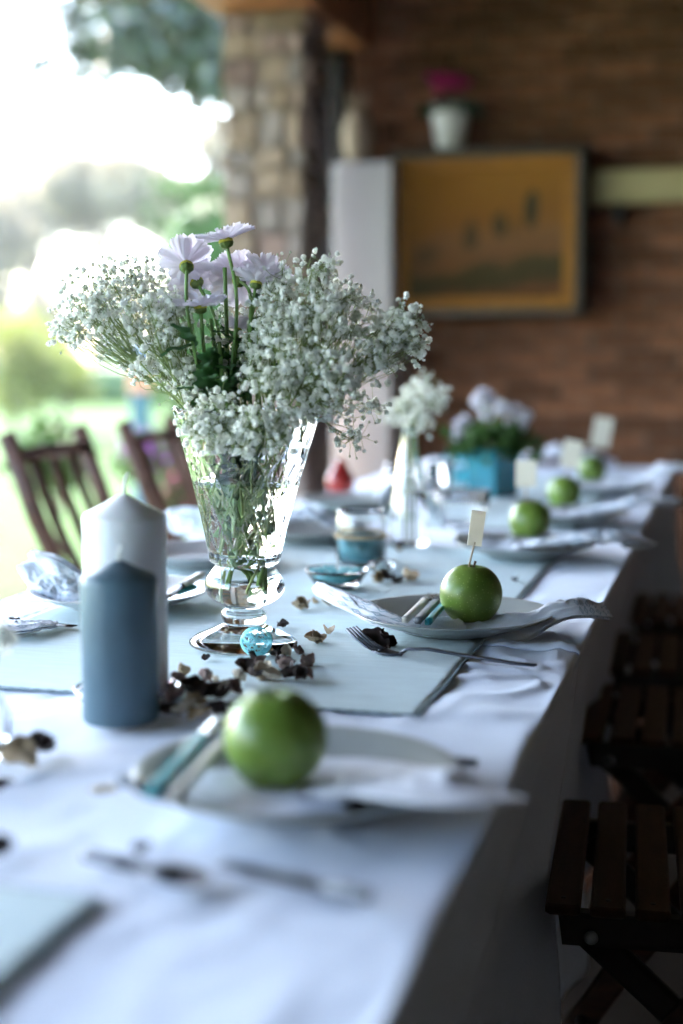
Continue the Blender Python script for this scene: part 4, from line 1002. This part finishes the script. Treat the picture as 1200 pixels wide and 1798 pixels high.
daisy(atY(418, 580, Y0 + .02), F(.1, .9, .4), 'half hidden daisy among the stems', .7, .5, 18, 9)
# cut leafy stems with dark green leaves
for i, (x, y, dy) in enumerate(((395, 470, .01), (345, 640, .0), (385, 600, -.01), (430, 620, .02), (370, 560, .02), (480, 650, .03), (395, 690, -.03), (350, 700, -.04), (440, 560, .03))):
    hd = atY(x, y, Y0 + dy); rr = random.Random(300 + i); t = thing('leafy_stem', ('bare cut green stem beside the tallest daisy', 'leafy stem left of the centre', 'dark leafy stem in the middle of the bouquet', 'leafy stem right of the centre', 'leafy stem under the lower daisy',
        'leafy stem behind the right sprays', 'short leafy stem at the front of the rim', 'short leafy stem at the left rim', 'leafy stem below the upward daisy')[i], 'stem', VB, group='green leafy stems in the glass vase')
    n = catmull(stem_path(hd, i * .7, .021, rr, .05, deep=i in (0,)), 24); MB().tube([p - VB for p in n], [.0026] * 25, 8).build('stem', m_stem, t)
    for k in range(9 if i else 2):
        j = rr.randrange(9, 24); d = (rv(rr) + Vector((0, 0, .3))).normalized(); m = Matrix.Translation(n[j] - VB) @ d.to_track_quat('X', 'Z').to_matrix().to_4x4() @ Matrix.Scale(rr.uniform(.6, 1.05), 4)
        ob = link('leaf', LEAF[rr.randrange(3)], t); ob.matrix_local = m

# =================================================================== DRIED PETALS
def dried(px, size, kind, rz, tilt, label, group=None, seed=0, z=None):
    rr = random.Random(seed); zc = ZS + size * .12 if z is None else z
    t_ = Vector((px.x, px.y, zc)); ca = rr.uniform(.7, 1.5); cb_ = rr.uniform(.3, 1.0)
    def fn(u, v):
        a_ = (u - .5) * 2; b_ = (v - .5) * 2; x = a_ * math.sqrt(1 - b_ * b_ / 2); y = b_ * math.sqrt(1 - a_ * a_ / 2); k = 1 - .35 * max(0, x)
        X = x * size * .5; Y_ = y * size * .36 * k * (1 - .3 * x * x)
        Z = size * (.34 * ca * y * y + .30 * cb_ * x * x * (1 if x > 0 else .3) + .13 * nz3(x * 1.6 + seed, y * 1.6, seed) + .05 * nz3(x * 4, y * 4 + seed, 3) + .012 * math.sin(y * 22))
        return (X, Y_, Z - size * .08)
    g = MB().grid(fn, 16, 16)
    if rr.random() < .5:
        def fn2(u, v):
            p = fn(u, v); return (p[1] * 1.1 + size * .12, p[0] * .8, p[2] * 1.2 + size * .06)
        g.grid(fn2, 14, 14)
    o = g.build('dried_petal', m_pd[kind]); o.location = t_; o.rotation_euler = (tilt * .7, tilt, rz); solidify(o, .0006)
    tag(o, label, 'dried petal', group); return o
GP = 'dried petals scattered on the table'
single = [(527, 1068, .026, 1, 'tan curled petal right of the vase bulb', .3), (552, 1058, .016, 1, 'small brown petal leaning behind the tan curled petal', .9), (582, 1062, .026, 2, 'pale cream petal beside the napkin roll', .2),
          (497, 1101, .020, 0, 'flat dark petal right of the vase foot', .1), (552, 1125, .026, 1, 'tan curled pod petal between vase and fork', .4), (577, 1112, .022, 1, 'folded tan petal touching the curled pod petal', .2),
          (546, 1168, .024, 3, 'upright pointed mauve petal right of the wire ball', 1.2), (505, 1148, .020, 2, 'cream petal standing against the vase foot', 1.3), (522, 1146, .018, 3, 'brown petal behind the standing cream petal', .8),
          (484, 1152, .018, 0, 'small dark petal beside the wire ball', .3), (362, 1158, .014, 0, 'tiny dark petal at the left of the vase foot', .2), (658, 1134, .044, 0, 'black brown curled petal caught on the fork tines', .5), (676, 1132, .036, 0, 'black glossy petal on the fork beside the tines', .9),
          (182, 1396, .024, 2, 'blurred cream petal left of the near plate', .2), (250, 1496, .020, 0, 'blurred dark petal in front of the near plate', .2), (30, 1340, .040, 1, 'blurred tan petal at the left edge', .4), (72, 1320, .036, 0, 'blurred black petal near the left edge', .3),
          (4, 1385, .022, 0, 'dark petal cut off by the left edge behind', .3), (2, 1496, .024, 0, 'dark petal cut off by the left edge in front', .3),
          (676, 1018, .034, 0, 'dark curled petal behind the turquoise dish', .4), (722, 1020, .034, 1, 'brown petal right of the dark curled petal behind the dish', .3), (700, 1022, .026, 0, 'small black petal between the two behind the dish', .3), (662, 1020, .024, 1, 'tan petal right beside the turquoise dish', .6),
          (700, 968, .020, 1, 'small tan petal left of the bottle foot', .3), (705, 960, .02, 0, 'small dark petal behind the bottle foot', .3), (905, 1040 - 20, .016, 0, 'tiny dark petal at the runner edge', .2)]
for i, (x, y, s, k, lab, tl) in enumerate(single):
    dried(at(x, y, ZS), s, k, i * 1.7, tl, lab, GP, i)
heap = [(312, 1205, .030, 3, 1.1), (318, 1190, .026, 1, 1.2), (335, 1218, .036, 0, .6), (352, 1222, .040, 0, .5), (372, 1230, .036, 0, .4), (385, 1215, .034, 2, .7), (360, 1200, .028, 3, .9), (395, 1235, .030, 0, .5), (408, 1215, .030, 3, .7), (420, 1200, .028, 2, .8),
        (345, 1245, .034, 1, .4), (310, 1240, .030, 3, .4), (325, 1262, .034, 2, .4), (300, 1225, .030, 3, .5), (380, 1258, .03, 0, .4), (295, 1258, .036, 0, .3), (350, 1275, .034, 1, .3)]
ORD = ['leftmost', 'second from the left', 'third from the left', 'fourth from the left', 'fifth from the left', 'sixth from the left', 'seventh from the left', 'eighth from the left', 'ninth from the left', 'ninth from the right',
       'eighth from the right', 'seventh from the right', 'sixth from the right', 'fifth from the right', 'fourth from the right', 'third from the right', 'second from the right', 'rightmost']
KN = ['dark brown', 'tan', 'cream', 'mauve brown']
def ordn(i, n): return ORD[i] if i < n / 2 else ORD[len(ORD) - n + i]
heap.sort()
for i, (x, y, s, k, tl) in enumerate(heap): dried(at(x, y, ZS), s * .8, k, i * 2.1, tl, KN[k] + ' dried petal, ' + ordn(i, 17) + ' in the heap beside the blue candle', 'dried petals heaped beside the blue candle', 50 + i, ZS + .005 + .003 * (i % 3))
heap2 = [(432, 1180, .034, 0, .6), (445, 1168, .026, 0, 1.0), (450, 1192, .028, 0, .3), (468, 1188, .036, 2, .8), (478, 1200, .026, 2, .4), (492, 1172, .030, 0, .8), (505, 1180, .030, 3, .6), (515, 1190, .032, 0, .4), (530, 1196, .026, 0, .5), (540, 1190, .020, 3, .9), (460, 1175, .022, 3, 1.1)]
heap2.sort()
for i, (x, y, s, k, tl) in enumerate(heap2): dried(at(x, y, ZS), s * .85, k, i * 1.3, tl, KN[k] + ' dried petal, ' + ordn(i, 11) + ' in the heap before the wire ball', 'dried petals heaped before the wire ball', 90 + i, ZS + .005 + .003 * (i % 2))

# =================================================================== SMALL GLASSWARE
m_turq = M('turquoise_beads', (.05, .36, .40), rough=.35, var=.3, scale=150, bump=.8, bscale=160)
m_tsand = M('teal_wax', (.03, .20, .24), rough=.6, var=.15, scale=60)
m_twine = M('twine', (.34, .24, .13), rough=.9, var=.3, scale=120, bump=.8, bscale=200)
q = at(592, 1032, ZS); t = thing('turquoise_dish', 'low glass dish filled with turquoise beads', 'dish', (q.x, q.y, ZS))
MB().lathe([(.030, 0), (.033, .002), (.047, .024), (.050, .030), (.0485, .030), (.045, .024), (.030, .005), (.0005, .004)], 56).build('bowl', m_glass, t)
MB().lathe([(.0292, .0055), (.043, .0235), (.030, .026), (.0005, .027)], 40, cap=False, fn=lambda r, z, a: (r, z + .0008 * math.sin(a * 23) * (r > .02))).build('filling', m_turq, t)
g = MB(); rr = random.Random(8)
bead = [(.0002, -1), (.7, -.7), (1, 0), (.7, .7), (.0002, 1)]
for k in range(90):
    an = rr.uniform(0, 6.28); r = .041 * math.sqrt(rr.random()); g.lathe(bead, 6, Matrix.Translation((r * math.cos(an), r * math.sin(an), .0265 + rr.uniform(-.001, .002))) @ Matrix.Scale(rr.uniform(.002, .0032), 4))
o = g.build('beads', m_turq, t); o['kind'] = 'stuff'
MB().tube([(0, 0, .025), (.001, 0, .052)], .0012, 6).build('wick', m_wick, t)
q = at(634, 988, ZS); t = thing('glass_jar', 'clear glass jar with twine and teal wax', 'jar', (q.x, q.y, ZS))
MB().lathe([(.036, 0), (.041, .004), (.043, .010), (.043, .078), (.040, .086), (.0405, .094), (.0385, .094), (.0375, .086), (.0405, .078), (.0405, .010), (.036, .005), (.0005, .005)], 56).build('glass_body', m_glass, t)
MB().lathe([(.0005, .0052), (.0362, .0052), (.0402, .0105), (.0402, .042), (.0005, .044)], 48).build('wax_filling', m_tsand, t)
g = MB()
for k in range(3): g.tube([(.0445 * math.cos(i / 24 * 6.283), .0445 * math.sin(i / 24 * 6.283), .046 + k * .0026) for i in range(25)], .0013, 6)
g.tube([(.0445, -.01, .05), (.056, -.016, .055), (.060, -.014, .046), (.0445, -.012, .047)], .0012, 5); g.build('twine', m_twine, t)
q = at(672, 1002, ZS); t = thing('glass_tealight_holder', 'small clear glass holder before the jar', 'holder', (q.x, q.y, ZS))
MB().lathe([(.018, 0), (.021, .003), (.023, .016), (.0215, .016), (.019, .005), (.0005, .004)], 40).build('glass_body', m_glass, t)
# slender bottle with gypsophila
q = at(718, 956, ZS); t = thing('glass_bottle', 'slender clear glass bottle holding a ball of gypsophila', 'bottle', (q.x, q.y, ZS))
pr = [(.034, 0), (.037, .003), (.038, .012), (.036, .06), (.029, .12), (.019, .175), (.0145, .205), (.0150, .222), (.0165, .226)]
MB().lathe(pr + [(.0145, .226), (.0125, .205), (.0168, .175), (.0268, .12), (.0338, .06), (.0355, .012), (.033, .006), (.0005, .005)], 48, cap=True).build('glass_body', m_glass, t)
MB().lathe([(.0005, .0048), (.0332, .0058), (.0358, .012), (.0341, .06), (.0285, .10), (.0005, .10)], 40).build('water', m_water, t)
bq = Vector((q.x, q.y, ZS + .01))
for i, bb in enumerate(([(710, 700, 36, q.y), (745, 725, 34, q.y - .02)], [(750, 680, 38, q.y + .03), (770, 700, 28, q.y)], [(735, 740, 28, q.y - .03), (700, 720, 30, q.y + .02)])):
    spray(bb, ('left', 'right', 'front')[i] + ' gypsophila spray in the slender bottle', 400 + i, 0, origin=bq + Vector((.006 * i - .006, .004 * i, 0)), dens=.55, group='gypsophila sprays in the slender bottle', bsz=.0048, simple=True)
# ribbed glass bowl
q = at(812, 926, ZS); t = thing('ribbed_glass_bowl', 'clear ribbed glass bowl between the bottle and the third apple', 'bowl', (q.x, q.y, ZS))
MB().lathe([(.035, 0), (.040, .003), (.052, .04), (.060, .078), (.0575, .078), (.0495, .04), (.037, .007), (.0005, .006)], 144, fn=lambda r, z, a: (r * (1 + .02 * math.cos(24 * a) * min(1, z / .02)), z)).build('glass_body', m_glass, t)
# turquoise square planter with flowers
m_tin = M('turquoise_tin', (.005, .20, .27), rough=.25, var=.12, scale=20, coat=.5)
q = at(856, 876, ZS); q2 = Vector((q.x, q.y + .085, ZS)); t = thing('square_planter', 'turquoise square tin planter of white flowers', 'planter', q2, R(58))
g = MB(); s0, s1, hh, e = .044, .052, .115, .003
vs = [(sx * s, sy * s, z) for (s, z) in ((s0, 0), (s1, hh), (s1 + .004, hh + .001), (s1 + .004, hh + .006), (s1 - e, hh + .006), (s0 - e, .006)) for sx, sy in ((-1, -1), (1, -1), (1, 1), (-1, 1))]
g.add(vs, [(k * 4 + i, k * 4 + (i + 1) % 4, k * 4 + 4 + (i + 1) % 4, k * 4 + 4 + i) for k in range(5) for i in range(4)] + [(3, 2, 1, 0), (20, 21, 22, 23)]); g.build('tin', m_tin, t, smooth=False)
g = MB(); clumps(g, [((.0, 0, .14), .07), ((-.06, .03, .14), .06), ((.06, -.03, .13), .06), ((0, -.05, .15), .05)], 330, .035, .024, 3); o = g.build('foliage', m_hl, t, smooth=False); o['kind'] = 'stuff'
m_wf = M('white_bloom', (.76, .74, .80), rough=.8, var=.05, scale=60, transl=.3)
for i, (x, y, r) in enumerate(sorted(((838, 705, .022), (862, 700, .024), (880, 715, .022), (855, 728, .020), (812, 745, .024), (805, 765, .018), (905, 722, .020), (925, 730, .018), (918, 748, .016), (845, 690, .016), (895, 745, .016)), key=lambda a: a[0])):
    c = atY(x, y, q2.y - .03 + .02 * (i % 3)); ft = thing('white_bloom', 'white ruffled bloom, ' + ordn(i, 11) + ' in the turquoise square planter', 'flower', q2 + Vector((0, 0, .1)), group='white blooms in the turquoise planter')
    rr = random.Random(i); loc = c - ft.location; MB().tube([(0, 0, 0), loc * .5 + Vector((0, 0, .01)), loc], .0014, 5).build('stem', m_stem, ft)
    g = MB()
    for k in range(3): blossom(g, loc + rv(rr) * r * .25, r * (1 - .15 * k), rr)
    g.build('bloom', m_wf, ft, smooth=False)
# small turquoise mug left of planter
q = at(815, 850, ZS); t = thing('turquoise_mug', 'light turquoise mug left of the square planter', 'mug', (q.x, q.y + .05, ZS))
m_lt = M('light_turquoise', (.08, .42, .52), rough=.3, var=.1, scale=20, coat=.4)
MB().lathe([(.036, 0), (.040, .004), (.040, .088), (.041, .092), (.0375, .092), (.037, .01), (.0005, .008)], 40).build('body', m_lt, t)
MB().tube([(-.038, 0, .075), (-.06, 0, .078), (-.072, 0, .055), (-.062, 0, .032), (-.039, 0, .022)], .005, 8).build('handle', m_lt, t)
# red pear
m_pear = M('red_pear_skin', (.30, .012, .012), rough=.3, var=.3, scale=12, col2=(.42, .03, .02))
q = at(598, 866, ZS + .012); t = thing('red_pear', 'red pear on a plate at the left side of the table', 'pear', (q.x, q.y, ZS + .010))
MB().lathe([(.004, .003), (.018, .0), (.032, .010), (.037, .028), (.033, .046), (.022, .062), (.015, .076), (.010, .086), (.003, .088)], 40).build('skin', m_pear, t)
MB().tube([(0, 0, .086), (.002, 0, .095), (.006, 0, .103)], .0014, 6).build('stalk', m_bark, t)
# bud bottle at left edge
q = at(-22, 1325, ZS); t = thing('bud_bottle', 'small glass bud bottle cut off by the left edge', 'bottle', (q.x, q.y, ZS))
MB().lathe([(.018, 0), (.021, .004), (.021, .04), (.010, .06), (.009, .072), (.0075, .072), (.008, .058), (.018, .04), (.018, .006), (.0005, .005)], 40).build('glass_body', m_glass, t)
MB().tube([(0, 0, .01), (.004, 0, .06), (.014, .002, .10)], .0014, 6).build('stem', m_stem, t)
g = MB(); blossom(g, Vector((.014, .002, .105)), .016, random.Random(2)); blossom(g, Vector((.013, .002, .109)), .011, random.Random(3)); g.build('bloom', m_gyp, t, smooth=False)
# small glasses on the far part of the table
for i, (x, y) in enumerate(((770, 880), (700, 880))):
    q = at(x, y, ZS); t = thing('drinking_glass', ('clear drinking glass in front of the turquoise planter', 'clear drinking glass behind the slender bottle')[i], 'glass', (q.x, q.y, ZS), group='clear drinking glasses')
    MB().lathe([(.026, 0), (.028, .003), (.033, .095), (.0315, .095), (.0265, .008), (.0005, .008)], 40).build('glass_body', m_glass, t)
print('bricks', nb, 'objects', len(bpy.data.objects))

# =================================================================== AIR
hz = MB(); hz.box(-225, 165, -65, 425, -1.5, 16)
hm = bpy.data.materials.new('haze_air'); hm.use_nodes = True; hn = hm.node_tree; hn.nodes.clear()
pv = hn.nodes.new('ShaderNodeVolumePrincipled'); pv.inputs['Density'].default_value = .0004; pv.inputs['Color'].default_value = (.95, .96, 1, 1); pv.inputs['Anisotropy'].default_value = .2
ho = hn.nodes.new('ShaderNodeOutputMaterial'); hn.links.new(pv.outputs[0], ho.inputs['Volume'])
tag(hz.build('haze', hm, smooth=False), kind='stuff')
cy.volume_bounces = 1
